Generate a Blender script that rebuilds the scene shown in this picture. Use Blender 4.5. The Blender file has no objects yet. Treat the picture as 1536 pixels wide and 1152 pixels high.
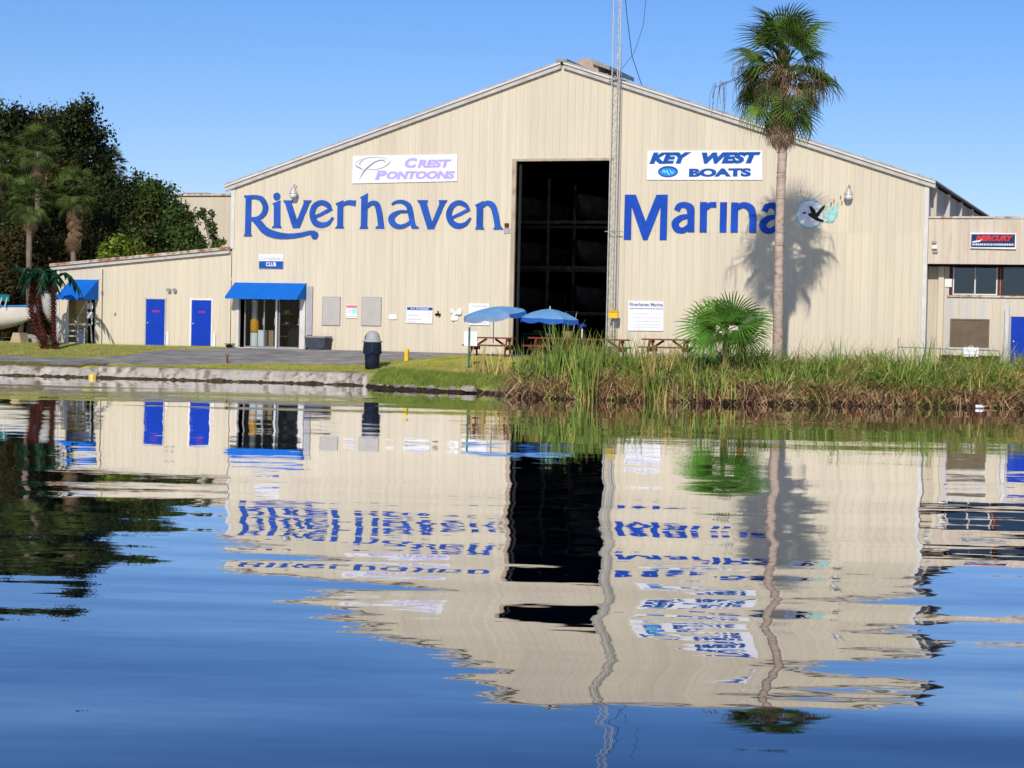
import bpy, bmesh, math, random
import numpy as np
from mathutils import Vector, Matrix, noise as mnoise
random.seed(7); rng = np.random.default_rng(11)
scene = bpy.context.scene
C = scene.collection

# ------------------------------------------------------------------ camera, sky, sun, exposure
FPX = 2905.0; PITCH = math.atan(76/FPX); ROLL = 0.0215; CZ = 1.98
cam_d = bpy.data.cameras.new('camera'); cam = bpy.data.objects.new('camera', cam_d); C.objects.link(cam)
cam_d.sensor_fit = 'HORIZONTAL'; cam_d.sensor_width = 36; cam_d.lens = FPX/1536*36
cam_d.clip_start = 0.1; cam_d.clip_end = 6000
cam.matrix_world = Matrix.Translation((0, 0, CZ)) @ Matrix.Rotation(math.pi/2-PITCH, 4, 'X') @ Matrix.Rotation(ROLL, 4, 'Z')
scene.camera = cam
SUN_EL, SUN_AZ = math.radians(27.3), math.radians(9.2)      # light travels 9 degrees right of the view axis
world = bpy.data.worlds.new('World'); scene.world = world; world.use_nodes = True
wn = world.node_tree.nodes; wl = world.node_tree.links
sky = wn.new('ShaderNodeTexSky'); sky.sky_type = 'NISHITA'; sky.sun_disc = False
sky.sun_elevation = SUN_EL; sky.sun_rotation = math.pi + SUN_AZ
sky.air_density = 1.0; sky.dust_density = 0.2; sky.ozone_density = 3.0; sky.altitude = 0
bg = wn['Background']; bg.inputs['Strength'].default_value = 0.10
hsv = wn.new('ShaderNodeHueSaturation'); hsv.inputs['Saturation'].default_value = 1.27
tint = wn.new('ShaderNodeMix'); tint.data_type = 'RGBA'; tint.blend_type = 'MULTIPLY'; tint.inputs[0].default_value = 1.0; tint.inputs[7].default_value = (0.86, 0.87, 1.16, 1)
wl.new(sky.outputs[0], hsv.inputs['Color']); wl.new(hsv.outputs[0], tint.inputs[6]); wl.new(tint.outputs[2], bg.inputs['Color'])
sd = bpy.data.lights.new('sun', 'SUN'); sd.energy = 4.2; sd.angle = math.radians(0.5); sd.color = (1, 0.94, 0.84)
sun = bpy.data.objects.new('sun', sd); C.objects.link(sun)
ldir = Vector((math.sin(SUN_AZ)*math.cos(SUN_EL), math.cos(SUN_AZ)*math.cos(SUN_EL), -math.sin(SUN_EL)))
sun.rotation_euler = ldir.to_track_quat('-Z', 'Y').to_euler(); sun.location = (-20, -60, 60)
scene.view_settings.view_transform = 'Standard'; scene.view_settings.look = 'None'
scene.view_settings.exposure = 0.0; scene.view_settings.gamma = 1.0; scene.view_settings.use_curve_mapping = False
scene.render.resolution_x = 1024; scene.render.resolution_y = 768

# ------------------------------------------------------------------ building frame: u right along the facade, v inward, z up
TH = math.atan(1.2e-4*FPX); DIST = 76.7
FB = Matrix.Translation((0, DIST, 0)) @ Matrix.Rotation(-TH, 4, 'Z'); FBI = FB.inverted()
CAMM = cam.matrix_world.copy()
def ray(px, py):
    return (CAMM.to_3x3() @ Vector(((px-768)/FPX, -(py-576)/FPX, -1)))
def wall(px, py, v=0.0):                       # a point of the facade plane (or one parallel to it)
    o = FBI @ Vector((0, 0, CZ)); d = FBI.to_3x3() @ ray(px, py); t = (v-o.y)/d.y; p = o+d*t
    return p.x, p.z
def at(px, py, Y):                             # a world point at depth Y, in building coordinates
    d = ray(px, py); t = Y/d.y; return FBI @ (Vector((0, 0, CZ))+d*t)

# ------------------------------------------------------------------ terrain
SU = [-300, -60, -30, -20, -16.6, -13.6, -10.9, -6.7, -3.2, -2.4, -1.4, -0.6, 1.6, 4.5, 5.6, 6.8, 9.3, 12.4, 16, 20.5, 26, 40, 90, 300]
SV = [-14, -12, -11, -10.6, -10.4, -9.9, -9.5, -8.9, -8.7, -9.3, -10.6, -11.5, -12.6, -13.6, -15.4, -16.2, -15.4, -15.2, -13.3, -11, -10, -10.5, -11, -14]
G = 1.13
def shore(u): return np.interp(u, SU, SV) + 0.10*np.sin(u*2.1)*(np.asarray(u) > 0) + 0.05*np.sin(u*5.3+1)
def ground(u, v):
    u = np.asarray(u, float); v = np.asarray(v, float)
    vs = shore(u); s = v-vs
    base = np.where(u < -13.8, 0.28, 0.40)
    t = np.clip((s-0.35)/np.maximum(-1.2-vs-0.35, 0.5), 0, 1)
    zl = np.where(s < 0.30, -0.9, base+(G-base)*t**0.85)
    zr = np.interp(s, [-8, -1.5, -0.1, 0.0, 0.12, 0.4, 1, 3, 6, 9], [-1.6, -0.8, -0.2, 0.0, 0.16, 0.26, 0.46, 0.80, 1.02, G])
    zr = zr + 0.03*np.sin(u*1.7+v)*np.clip(s, 0, 1)*np.clip((-v-1.5)/3, 0, 1)
    w = np.clip((u+2.5)/1.2, 0, 1)
    z = zl*(1-w)+zr*w
    return np.where(v > -1.2, np.minimum(G, z+0*z) if False else np.where(s > 0.3, np.maximum(z, G), z), z)
def gz(u, v): return float(ground(u, v))
def spot(px, py):                              # where a sight line meets the terrain
    o = FBI @ Vector((0, 0, CZ)); d = FBI.to_3x3() @ ray(px, py); d = d/d.y
    prev = None
    v = -40.0
    while v < 60:
        p = o+d*(v-o.y)
        if gz(p.x, p.y) >= p.z and p.z > 0: return p.x, p.y, gz(p.x, p.y)
        v += 0.04
    return p.x, p.y, p.z

# ------------------------------------------------------------------ materials
MATS = {}
def lin(c): return tuple(((x/255)/12.92 if x/255 <= 0.04045 else ((x/255+0.055)/1.055)**2.4) for x in c)
def mat(name, col, rough=0.6, var=0.12, scale=4.0, stretch=(1, 1, 1), bump=0.0, metallic=0.0, island=0.0, objvar=0.0,
        col2=None, c2scale=2.0, c2lo=0.5, c2hi=0.7, trans=0.0, spec=0.15, c2stretch=(1, 1, 1)):
    if name in MATS: return MATS[name]
    m = bpy.data.materials.new(name); m.use_nodes = True; MATS[name] = m
    nt = m.node_tree; n = nt.nodes; l = nt.links; b = n['Principled BSDF']; out = n['Material Output']
    tc = n.new('ShaderNodeTexCoord')
    def mapped(st):
        mp = n.new('ShaderNodeMapping'); l.new(tc.outputs['Object'], mp.inputs[0]); mp.inputs['Scale'].default_value = st; return mp
    mp = mapped(stretch)
    nz = n.new('ShaderNodeTexNoise'); nz.inputs['Scale'].default_value = scale; nz.inputs['Detail'].default_value = 5
    l.new(mp.outputs[0], nz.inputs['Vector'])
    mr = n.new('ShaderNodeMapRange'); mr.inputs[1].default_value = 0.3; mr.inputs[2].default_value = 0.7
    mr.inputs[3].default_value = 1-var; mr.inputs[4].default_value = 1+var; l.new(nz.outputs[0], mr.inputs[0])
    cur = None
    rgb = n.new('ShaderNodeRGB'); rgb.outputs[0].default_value = (*col, 1); cur = rgb.outputs[0]
    if col2 is not None:
        mp2 = mapped(c2stretch)
        n2 = n.new('ShaderNodeTexNoise'); n2.inputs['Scale'].default_value = c2scale; n2.inputs['Detail'].default_value = 6; l.new(mp2.outputs[0], n2.inputs['Vector'])
        r2 = n.new('ShaderNodeMapRange'); r2.inputs[1].default_value = c2lo; r2.inputs[2].default_value = c2hi; l.new(n2.outputs[0], r2.inputs[0])
        mx = n.new('ShaderNodeMix'); mx.data_type = 'RGBA'; l.new(r2.outputs[0], mx.inputs[0]); l.new(cur, mx.inputs[6]); mx.inputs[7].default_value = (*col2, 1); cur = mx.outputs[2]
    hs = n.new('ShaderNodeHueSaturation'); l.new(cur, hs.inputs['Color']); cur = hs.outputs[0]
    val = mr.outputs[0]
    if island:
        ge = n.new('ShaderNodeNewGeometry'); a = n.new('ShaderNodeMapRange'); l.new(ge.outputs['Random Per Island'], a.inputs[0])
        a.inputs[3].default_value = 1-island; a.inputs[4].default_value = 1+island
        mu = n.new('ShaderNodeMath'); mu.operation = 'MULTIPLY'; l.new(val, mu.inputs[0]); l.new(a.outputs[0], mu.inputs[1]); val = mu.outputs[0]
        a2 = n.new('ShaderNodeMapRange'); mm = n.new('ShaderNodeMath'); mm.operation = 'FRACT'; m3 = n.new('ShaderNodeMath'); m3.operation = 'MULTIPLY'; m3.inputs[1].default_value = 7.31
        l.new(ge.outputs['Random Per Island'], m3.inputs[0]); l.new(m3.outputs[0], mm.inputs[0]); l.new(mm.outputs[0], a2.inputs[0])
        a2.inputs[3].default_value = 0.5-island*0.06; a2.inputs[4].default_value = 0.5+island*0.04; l.new(a2.outputs[0], hs.inputs['Hue'])
    if objvar:
        oi = n.new('ShaderNodeObjectInfo'); a = n.new('ShaderNodeMapRange'); l.new(oi.outputs['Random'], a.inputs[0])
        a.inputs[3].default_value = 1-objvar; a.inputs[4].default_value = 1+objvar
        mu = n.new('ShaderNodeMath'); mu.operation = 'MULTIPLY'; l.new(val, mu.inputs[0]); l.new(a.outputs[0], mu.inputs[1]); val = mu.outputs[0]
    l.new(val, hs.inputs['Value']); l.new(cur, b.inputs['Base Color'])
    b.inputs['Roughness'].default_value = rough; b.inputs['Metallic'].default_value = metallic; b.inputs['Specular IOR Level'].default_value = spec
    if bump:
        bp = n.new('ShaderNodeBump'); bp.inputs['Strength'].default_value = bump; bp.inputs['Distance'].default_value = 0.02
        l.new(nz.outputs[0], bp.inputs['Height']); l.new(bp.outputs[0], b.inputs['Normal'])
    if trans:
        tr = n.new('ShaderNodeBsdfTranslucent'); l.new(cur, tr.inputs['Color']); ms = n.new('ShaderNodeMixShader'); ms.inputs[0].default_value = trans
        l.new(b.outputs[0], ms.inputs[1]); l.new(tr.outputs[0], ms.inputs[2]); l.new(ms.outputs[0], out.inputs['Surface'])
    return m
SIDING = mat('cream_siding', (0.570, 0.502, 0.378), 0.5, 0.04, 1.2, (3, 3, .25), objvar=0.038, col2=(0.53, 0.47, 0.36), c2scale=0.8, c2lo=0.45, c2hi=0.75, c2stretch=(4, 4, .35))
SIDING_OLD = mat('weathered_siding', (0.50, 0.44, 0.34), 0.55, 0.07, 1.2, (3, 3, .25), objvar=0.10, col2=(0.44, 0.42, 0.40), c2scale=1.0, c2lo=0.4, c2hi=0.6, c2stretch=(2.5, 2.5, .1))
SIDING_RUST = mat('rust_streaked_siding', (0.50, 0.43, 0.345), 0.6, 0.08, 1.2, (3, 3, .25), objvar=0.07, col2=(0.47, 0.30, 0.16), c2scale=1.1, c2lo=0.55, c2hi=0.8, c2stretch=(3, 3, .5))
TRIM = mat('pale_grey_trim', (0.44, 0.42, 0.39), 0.5, 0.15, 3, col2=(0.42, 0.36, 0.30), c2scale=2, c2lo=.55, c2hi=.7)
TRIM_W = mat('white_trim', (0.56, 0.54, 0.51), 0.5, 0.12, 2)
RUSTTRIM = mat('rusted_trim', (0.50, 0.45, 0.38), 0.7, 0.2, 4, col2=(0.30, 0.13, 0.05), c2scale=3, c2lo=.45, c2hi=.6)
JAMB = mat('tan_door_jamb', (0.40, 0.33, 0.24), 0.7, 0.2, 3, (1, 1, .3), col2=(0.24, 0.14, 0.08), c2scale=1.5, c2lo=.55, c2hi=.75)
ROOF = mat('galvanised_roof', (0.36, 0.34, 0.33), 0.5, 0.15, 2, col2=(0.30, 0.2, 0.14), c2scale=1.5, c2lo=.5, c2hi=.7)
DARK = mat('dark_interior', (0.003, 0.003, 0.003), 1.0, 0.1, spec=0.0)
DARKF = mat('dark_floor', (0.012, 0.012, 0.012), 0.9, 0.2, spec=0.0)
BLACK = mat('black_rubber', (0.012, 0.012, 0.013), 0.6, 0.2)
BLUE = mat('blue_door_paint', (0.010, 0.045, 0.37), 0.5, 0.08, 2, spec=.03)
LETTER = mat('blue_letter_paint', (0.026, 0.085, 0.36), 0.6, 0.18, 1.5, spec=.03)
LETTER2 = mat('deep_blue_letter_paint', (0.016, 0.066, 0.38), 0.6, 0.16, 1.5, spec=.03)
AWN = mat('blue_awning_canvas', (0.008, 0.155, 0.60), 0.8, 0.06, 3, trans=0.15)
WHITE = mat('white_sign_board', (0.70, 0.70, 0.73), 0.5, 0.05, spec=.3)
OFFW = mat('offwhite_paint', (0.68, 0.67, 0.64), 0.5, 0.08)
PURPLE = mat('purple_print', (0.40, 0.34, 0.66), 0.6, 0.05)
SIGNBLUE = mat('sign_blue_print', (0.018, 0.085, 0.32), 0.6, 0.15, 3, spec=.03)
NAVY = mat('navy_sign', (0.012, 0.025, 0.09), 0.4, 0.1)
RED = mat('red_print', (0.55, 0.03, 0.03), 0.5, 0.1)
GREY = mat('grey_print', (0.20, 0.20, 0.22), 0.6, 0.1)
LGREY = mat('light_grey_print', (0.33, 0.33, 0.35), 0.6, 0.1)
BOARD = mat('grey_notice_sheet', (0.42, 0.39, 0.35), 0.4, 0.06, 3)
CYAN = mat('cyan_print', (0.25, 0.72, 0.78), 0.5, 0.05)
TEAL = mat('teal_paint', (0.27, 0.56, 0.54), 0.6, 0.2, 8)
TEALC = mat('teal_canvas', (0.02, 0.35, 0.36), 0.8, 0.1)
STEEL = mat('galvanised_steel', (0.50, 0.49, 0.46), 0.45, 0.12, 5, metallic=0.3)
STEELD = mat('dull_steel', (0.26, 0.25, 0.24), 0.5, 0.15, 5, metallic=0.3)
ALU = mat('aluminium_frame', (0.62, 0.62, 0.62), 0.4, 0.05, metallic=0.3)
YELLOW = mat('yellow_paint', (0.72, 0.48, 0.03), 0.5, 0.12, 6)
ORANGE = mat('amber_plastic', (0.60, 0.27, 0.02), 0.5, 0.1)
RUST = mat('rust_brown', (0.14, 0.05, 0.025), 0.8, 0.3, 8)
SCALE = mat('sculpture_rust_red', (0.095, 0.032, 0.021), 0.6, 0.3, 6, island=.4)
GREENM = mat('sculpture_green_metal', (0.006, 0.030, 0.011), 0.35, 0.6, 6, island=.6)
WOOD = mat('redwood_stain', (0.17, 0.038, 0.022), 0.65, 0.25, 5, (1, 8, 8), bump=.2)
PLY = mat('plywood', (0.50, 0.36, 0.15), 0.7, 0.15, 3, (1, 1, 6))
CARD = mat('cardboard', (0.33, 0.22, 0.12), 0.8, 0.1)
BAG = mat('navy_bin_plastic', (0.012, 0.018, 0.035), 0.25, 0.3, 6, bump=.6)
LID = mat('grey_dome_plastic', (0.34, 0.34, 0.34), 0.5, 0.08)
TUBM = mat('charcoal_tub', (0.045, 0.055, 0.075), 0.6, 0.2)
UMB = mat('faded_blue_canvas', (0.19, 0.42, 0.70), 0.85, 0.10, 3, trans=0.25)
UMBV = mat('deep_blue_valance', (0.03, 0.13, 0.50), 0.85, 0.10, 3, trans=0.25)
UMBP = mat('pale_valance_canvas', (0.30, 0.42, 0.62), 0.85, 0.10, 3, trans=0.4)
GPOST = mat('green_post', (0.03, 0.13, 0.09), 0.5, 0.1)
REDPOST = mat('red_post', (0.50, 0.06, 0.04), 0.5, 0.1)
HULL = mat('boat_gelcoat', (0.66, 0.62, 0.55), 0.3, 0.05, col2=(.55, .42, .25), c2scale=.8, c2lo=.5, c2hi=.8)
HULLD = mat('shade_dark_hull', (0.11, 0.11, 0.12), 0.8, 0.3, 2)  # interior gloom put into the hull colour of the stored boats; no covers
HULLW = mat('white_gelcoat', (0.80, 0.80, 0.78), 0.3, 0.04)
BLUERAIL = mat('blue_rub_rail', (0.03, 0.18, 0.45), 0.4, 0.1)
BROWNW = mat('brown_louver', (0.16, 0.12, 0.085), 0.6, 0.12, 4)
MAROON = mat('maroon_frame', (0.08, 0.02, 0.02), 0.5, 0.1)
CONC = mat('seawall_concrete', (0.40, 0.355, 0.31), 0.9, 0.25, 2.5, bump=.8, col2=(0.15, 0.12, 0.09), c2scale=2.6, c2lo=.5, c2hi=.66)
CONCP = mat('pale_concrete', (0.46, 0.42, 0.36), 0.9, 0.15, 3)
ALGAE = mat('dark_algae_band', (0.045, 0.038, 0.02), 0.8, 0.5, 5, bump=.8, col2=(.10, .09, .03), c2scale=6)
ROCK = mat('bank_rock', (0.30, 0.26, 0.20), 0.85, 0.25, 4, bump=.6, objvar=.25, col2=(.12, .10, .07), c2scale=3)
ASPH = mat('worn_asphalt', (0.25, 0.235, 0.22), 0.9, 0.25, 1.5, bump=.3, col2=(0.35, 0.33, 0.295), c2scale=.5, c2lo=.45, c2hi=.65, c2stretch=(1, 2.5, 1))
SOIL = mat('grassy_soil', (0.27, 0.275, 0.08), 0.95, 0.3, 3, col2=(0.14, 0.115, 0.05), c2scale=.9)
MUD = mat('dark_mud', (0.03, 0.022, 0.014), 0.9, 0.4, 3)
GRASS = mat('lawn_grass', (0.37, 0.385, 0.075), 0.7, 0.25, 0.9, island=.35, trans=.3, col2=(0.47, 0.41, 0.12), c2scale=.7, c2lo=.45, c2hi=.65)
GRASS2 = mat('lush_edge_grass', (0.20, 0.265, 0.05), 0.7, 0.3, 1.5, island=.35, trans=.25)
REED = mat('green_reed', (0.16, 0.25, 0.045), 0.55, 0.4, 1.2, island=.55, trans=.25, col2=(0.34, 0.28, 0.08), c2scale=.8, c2lo=.48, c2hi=.64)
REEDY = mat('yellow_reed', (0.42, 0.33, 0.11), 0.6, 0.3, 1.2, island=.4, trans=.25)
DRY = mat('dry_grass', (0.30, 0.155, 0.08), 0.75, 0.4, 2.5, island=.75, trans=.15, col2=(.46, .34, .17), c2scale=1.6, c2lo=.45, c2hi=.6)
COVER = mat('leafy_cover', (0.11, 0.17, 0.03), 0.6, 0.3, 1.5, island=.5, trans=.2, col2=(.27, .25, .06), c2scale=1.2)
OAK = mat('oak_leaves', (0.022, 0.034, 0.009), 0.6, 0.5, 0.8, island=.8, trans=.12, col2=(0.06, 0.055, 0.012), c2scale=.4)
OAKL = mat('light_tree_leaves', (0.050, 0.085, 0.018), 0.6, 0.45, 0.8, island=.6, trans=.2)
BUSH = mat('yellow_green_leaves', (0.12, 0.17, 0.02), 0.6, 0.4, 1, island=.5, trans=.2)
BARK = mat('dark_bark', (0.06, 0.05, 0.04), 0.9, 0.3, 6)
FROND = mat('palm_frond', (0.095, 0.165, 0.025), 0.4, 0.25, 1.5, island=.25, trans=.2, objvar=.3)
FRONDY = mat('young_palm_frond', (0.085, 0.20, 0.028), 0.4, 0.2, 1.5, island=.25, trans=.2, objvar=.4)
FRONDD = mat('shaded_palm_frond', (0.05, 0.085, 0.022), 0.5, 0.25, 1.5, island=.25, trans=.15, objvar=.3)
DEAD = mat('dead_frond', (0.24, 0.175, 0.11), 0.85, 0.3, 2, island=.35, objvar=.3)
TRUNK = mat('palm_trunk_bark', (0.40, 0.31, 0.25), 0.85, 0.2, 3, (1, 1, 3), bump=.8, col2=(.25, .15, .10), c2scale=5, c2lo=.55, c2hi=.7)
def glass_mat(name, tint, refl, refl_tint=(1, 1, 1)):
    m = bpy.data.materials.new(name); m.use_nodes = True; n = m.node_tree.nodes; l = m.node_tree.links
    n.remove(n['Principled BSDF']); t = n.new('ShaderNodeBsdfTransparent'); t.inputs[0].default_value = (*tint, 1)
    g = n.new('ShaderNodeBsdfGlossy'); g.inputs['Roughness'].default_value = 0.02; g.inputs['Color'].default_value = (*refl_tint, 1); f = n.new('ShaderNodeFresnel'); f.inputs[0].default_value = refl
    s = n.new('ShaderNodeMixShader'); l.new(f.outputs[0], s.inputs[0]); l.new(t.outputs[0], s.inputs[1]); l.new(g.outputs[0], s.inputs[2]); l.new(s.outputs[0], n['Material Output'].inputs[0]); return m
GLASS = glass_mat('shop_glass', (.85, .88, .88), 1.22)
GLASSB = glass_mat('office_glass', (.10, .12, .15), 1.9, (.5, .72, 1))  # glossy colour tinted blue in place of a reflected blue sky
def water_mat():
    m = bpy.data.materials.new('river_water'); m.use_nodes = True; n = m.node_tree.nodes; l = m.node_tree.links
    n.remove(n['Principled BSDF']); geo = n.new('ShaderNodeNewGeometry')
    def layer(sx, sy, detail, amp, rough=.5, loc=(0, 0, 0)):
        mp = n.new('ShaderNodeMapping'); mp.inputs['Scale'].default_value = (sx, sy, 1); mp.inputs['Location'].default_value = loc; l.new(geo.outputs['Position'], mp.inputs[0])
        z = n.new('ShaderNodeTexNoise'); z.inputs['Scale'].default_value = 1; z.inputs['Detail'].default_value = detail; z.inputs['Roughness'].default_value = rough; l.new(mp.outputs[0], z.inputs['Vector'])
        a = n.new('ShaderNodeVectorMath'); a.operation = 'SUBTRACT'; a.inputs[1].default_value = (.5, .5, .5); l.new(z.outputs['Color'], a.inputs[0])
        b = n.new('ShaderNodeVectorMath'); b.operation = 'MULTIPLY'; b.inputs[1].default_value = (amp, amp, 0); l.new(a.outputs[0], b.inputs[0]); return b.outputs[0]
    parts = [layer(.10, .50, 1.0, WAVE[0], .4, SEED), layer(.26, 1.4, 1.0, WAVE[3], .4, (5, 2, 0)), layer(.55, 2.6, 1.5, WAVE[1], .5, (3, 7, 0))]
    cur = parts[0]
    for p in parts[1:]:
        a = n.new('ShaderNodeVectorMath'); l.new(cur, a.inputs[0]); l.new(p, a.inputs[1]); cur = a.outputs[0]
    sx = n.new('ShaderNodeSeparateXYZ'); l.new(geo.outputs['Position'], sx.inputs[0])     # open water moves more than the sheltered water by the bank
    mr = n.new('ShaderNodeMapRange'); mr.interpolation_type = 'SMOOTHSTEP'; mr.inputs[1].default_value = 7; mr.inputs[2].default_value = 33; mr.inputs[3].default_value = 1.30; mr.inputs[4].default_value = .30; l.new(sx.outputs['Y'], mr.inputs[0])
    sc = n.new('ShaderNodeVectorMath'); sc.operation = 'SCALE'; l.new(cur, sc.inputs[0]); l.new(mr.outputs[0], sc.inputs['Scale']); cur = sc.outputs[0]
    sm = layer(2.2, 9.0, 1.0, WAVE[2], .5, (11, 1, 0)); ad = n.new('ShaderNodeVectorMath'); l.new(cur, ad.inputs[0]); l.new(sm, ad.inputs[1]); cur = ad.outputs[0]
    a = n.new('ShaderNodeVectorMath'); a.inputs[1].default_value = (0, 0, 1); l.new(cur, a.inputs[0])
    nn = n.new('ShaderNodeVectorMath'); nn.operation = 'NORMALIZE'; l.new(a.outputs[0], nn.inputs[0])
    fr = n.new('ShaderNodeFresnel'); fr.inputs[0].default_value = 1.33; l.new(nn.outputs[0], fr.inputs['Normal'])
    mu = n.new('ShaderNodeMath'); mu.operation = 'MULTIPLY'; mu.use_clamp = True; mu.inputs[1].default_value = 1.5; l.new(fr.outputs[0], mu.inputs[0])
    g = n.new('ShaderNodeBsdfGlossy'); g.inputs['Roughness'].default_value = 0.012; g.inputs['Color'].default_value = (.96, .97, 1, 1); l.new(nn.outputs[0], g.inputs['Normal'])
    d = n.new('ShaderNodeBsdfDiffuse'); d.inputs['Color'].default_value = (.0015, .004, .010, 1)
    s = n.new('ShaderNodeMixShader'); l.new(mu.outputs[0], s.inputs[0]); l.new(d.outputs[0], s.inputs[1]); l.new(g.outputs[0], s.inputs[2]); l.new(s.outputs[0], n['Material Output'].inputs[0])
    return m
SEED = (7.1, 5.9, 0)
WAVE = (0.080, 0.021, 0.0145, 0.028)
WATER = water_mat()

# ------------------------------------------------------------------ object helpers
LOC = {}
def tag(o, label=None, cat=None, group=None, kind=None):
    if label: o['label'] = label
    if cat: o['category'] = cat
    if group: o['group'] = group
    if kind: o['kind'] = kind
    return o
def thing(name, label, cat, loc, group=None, rz=0.0, tilt=None):
    o = bpy.data.objects.new(name, None); C.objects.link(o); o.empty_display_size = 0.2
    o.matrix_world = FB @ Matrix.Translation(loc) @ Matrix.Rotation(rz, 4, 'Z') @ (tilt or Matrix.Identity(4))
    LOC[o] = Vector((0, 0, 0)) if (rz or tilt) else Vector(loc)
    return tag(o, label, cat, group)
def link_mesh(name, me, m, parent, abs_coords=True):
    o = bpy.data.objects.new(name, me); C.objects.link(o)
    if m: me.materials.append(m)
    if parent is not None:
        o.parent = parent; LOC[o] = LOC[parent]
    else:
        o.matrix_world = FB; LOC[o] = Vector((0, 0, 0))
    return o
class MB:
    def __init__(s): s.v = []; s.f = []; s.smooth = False
    def add(s, vs, fs):
        b = len(s.v); s.v += [tuple(p) for p in vs]; s.f += [tuple(i+b for i in f) for f in fs]; return s
    def box(s, x0, x1, y0, y1, z0, z1):
        return s.add([(x0, y0, z0), (x1, y0, z0), (x1, y1, z0), (x0, y1, z0), (x0, y0, z1), (x1, y0, z1), (x1, y1, z1), (x0, y1, z1)],
                     [(0, 3, 2, 1), (4, 5, 6, 7), (0, 1, 5, 4), (1, 2, 6, 5), (2, 3, 7, 6), (3, 0, 4, 7)])
    def prism(s, poly, y0, y1):                # polygon in (u, z), front at y0
        n = len(poly)
        return s.add([(a, y0, b) for a, b in poly]+[(a, y1, b) for a, b in poly],
                     [tuple(range(n)), tuple(range(2*n-1, n-1, -1))]+[(i, i+n, (i+1) % n+n, (i+1) % n) for i in range(n)])
    def prismy(s, poly, x0, x1):               # polygon in (v, z), extruded along u
        n = len(poly)
        return s.add([(x0, a, b) for a, b in poly]+[(x1, a, b) for a, b in poly],
                     [tuple(range(n)), tuple(range(2*n-1, n-1, -1))]+[(i, i+n, (i+1) % n+n, (i+1) % n) for i in range(n)])
    def bar(s, p, q, w, h=None):               # rectangular bar between two points
        p = Vector(p); q = Vector(q); h = h or w; d = (q-p).normalized()
        a = d.cross(Vector((0, 0, 1))); a = a.normalized() if a.length > 1e-3 else Vector((1, 0, 0)); b = a.cross(d).normalized()
        vs = [c+a*(w/2*i)+b*(h/2*j) for c in (p, q) for i, j in ((-1, -1), (1, -1), (1, 1), (-1, 1))]
        return s.add(vs, [(0, 3, 2, 1), (4, 5, 6, 7), (0, 1, 5, 4), (1, 2, 6, 5), (2, 3, 7, 6), (3, 0, 4, 7)])
    def tube(s, pts, r, n=8, cap=True):
        pts = [Vector(p) for p in pts]; rs = r if isinstance(r, (list, tuple)) else [r]*len(pts); vs = []; fs = []
        for i, p in enumerate(pts):
            d = (pts[min(i+1, len(pts)-1)]-pts[max(i-1, 0)]).normalized()
            a = d.cross(Vector((0, 1, 0.01))); a = a.normalized() if a.length > 1e-2 else Vector((1, 0, 0)); b = d.cross(a).normalized()
            vs += [p+(a*math.cos(t)+b*math.sin(t))*rs[i] for t in [2*math.pi*k/n for k in range(n)]]
        for i in range(len(pts)-1):
            fs += [(i*n+k, i*n+(k+1) % n, (i+1)*n+(k+1) % n, (i+1)*n+k) for k in range(n)]
        if cap: fs += [tuple(range(n-1, -1, -1)), tuple(range((len(pts)-1)*n, len(pts)*n))]
        return s.add(vs, fs)
    def lathe(s, prof, c, n=20):               # profile (r, z) round a vertical axis
        vs = [(c[0]+r*math.cos(2*math.pi*k/n), c[1]+r*math.sin(2*math.pi*k/n), c[2]+z) for r, z in prof for k in range(n)]
        fs = [(i*n+k, i*n+(k+1) % n, (i+1)*n+(k+1) % n, (i+1)*n+k) for i in range(len(prof)-1) for k in range(n)]
        if prof[0][0] > 1e-4: fs.append(tuple(range(n-1, -1, -1)))
        if prof[-1][0] > 1e-4: fs.append(tuple(range((len(prof)-1)*n, len(prof)*n)))
        return s.add(vs, fs)
    def disc(s, c, rx, rz, y0, y1, n=32, a0=0): return s.prism([(c[0]+rx*math.cos(2*math.pi*k/n+a0), c[1]+rz*math.sin(2*math.pi*k/n+a0)) for k in range(n)], y0, y1)
    def build(s, name, m, parent=None, smooth=False):
        off = LOC[parent] if parent is not None else Vector((0, 0, 0))
        me = bpy.data.meshes.new(name)
        me.from_pydata([(a-off.x, b-off.y, c-off.z) for a, b, c in s.v], [], s.f); me.update()
        if smooth: me.polygons.foreach_set('use_smooth', [True]*len(me.polygons))
        return link_mesh(name, me, m, parent)
def np_mesh(name, V, F, m, parent=None, smooth=False):       # V (n,3), F (k,3|4)
    V = np.ascontiguousarray(V, np.float32); F = np.ascontiguousarray(F, np.int32); k = F.shape[1]
    if parent is not None: V = V-np.array(LOC[parent], np.float32)
    me = bpy.data.meshes.new(name); me.vertices.add(len(V)); me.vertices.foreach_set('co', V.ravel())
    me.loops.add(F.size); me.loops.foreach_set('vertex_index', F.ravel()); me.polygons.add(len(F))
    me.polygons.foreach_set('loop_start', np.arange(0, F.size, k, dtype=np.int32)); me.polygons.foreach_set('loop_total', np.full(len(F), k, np.int32))
    me.update(calc_edges=True)
    if smooth: me.polygons.foreach_set('use_smooth', [True]*len(F))
    return link_mesh(name, me, m, parent)
def copy_tree(o, parent=None):
    c = o.copy(); C.objects.link(c)
    if parent is not None:
        c.parent = parent; c.matrix_parent_inverse = o.matrix_parent_inverse
    for ch in o.children: copy_tree(ch, c)
    LOC[c] = LOC.get(o, Vector((0, 0, 0))); return c
def place(o, loc, rz=0.0, tilt=None):
    o.matrix_world = FB @ Matrix.Translation(loc) @ Matrix.Rotation(rz, 4, 'Z') @ (tilt or Matrix.Identity(4))
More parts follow.
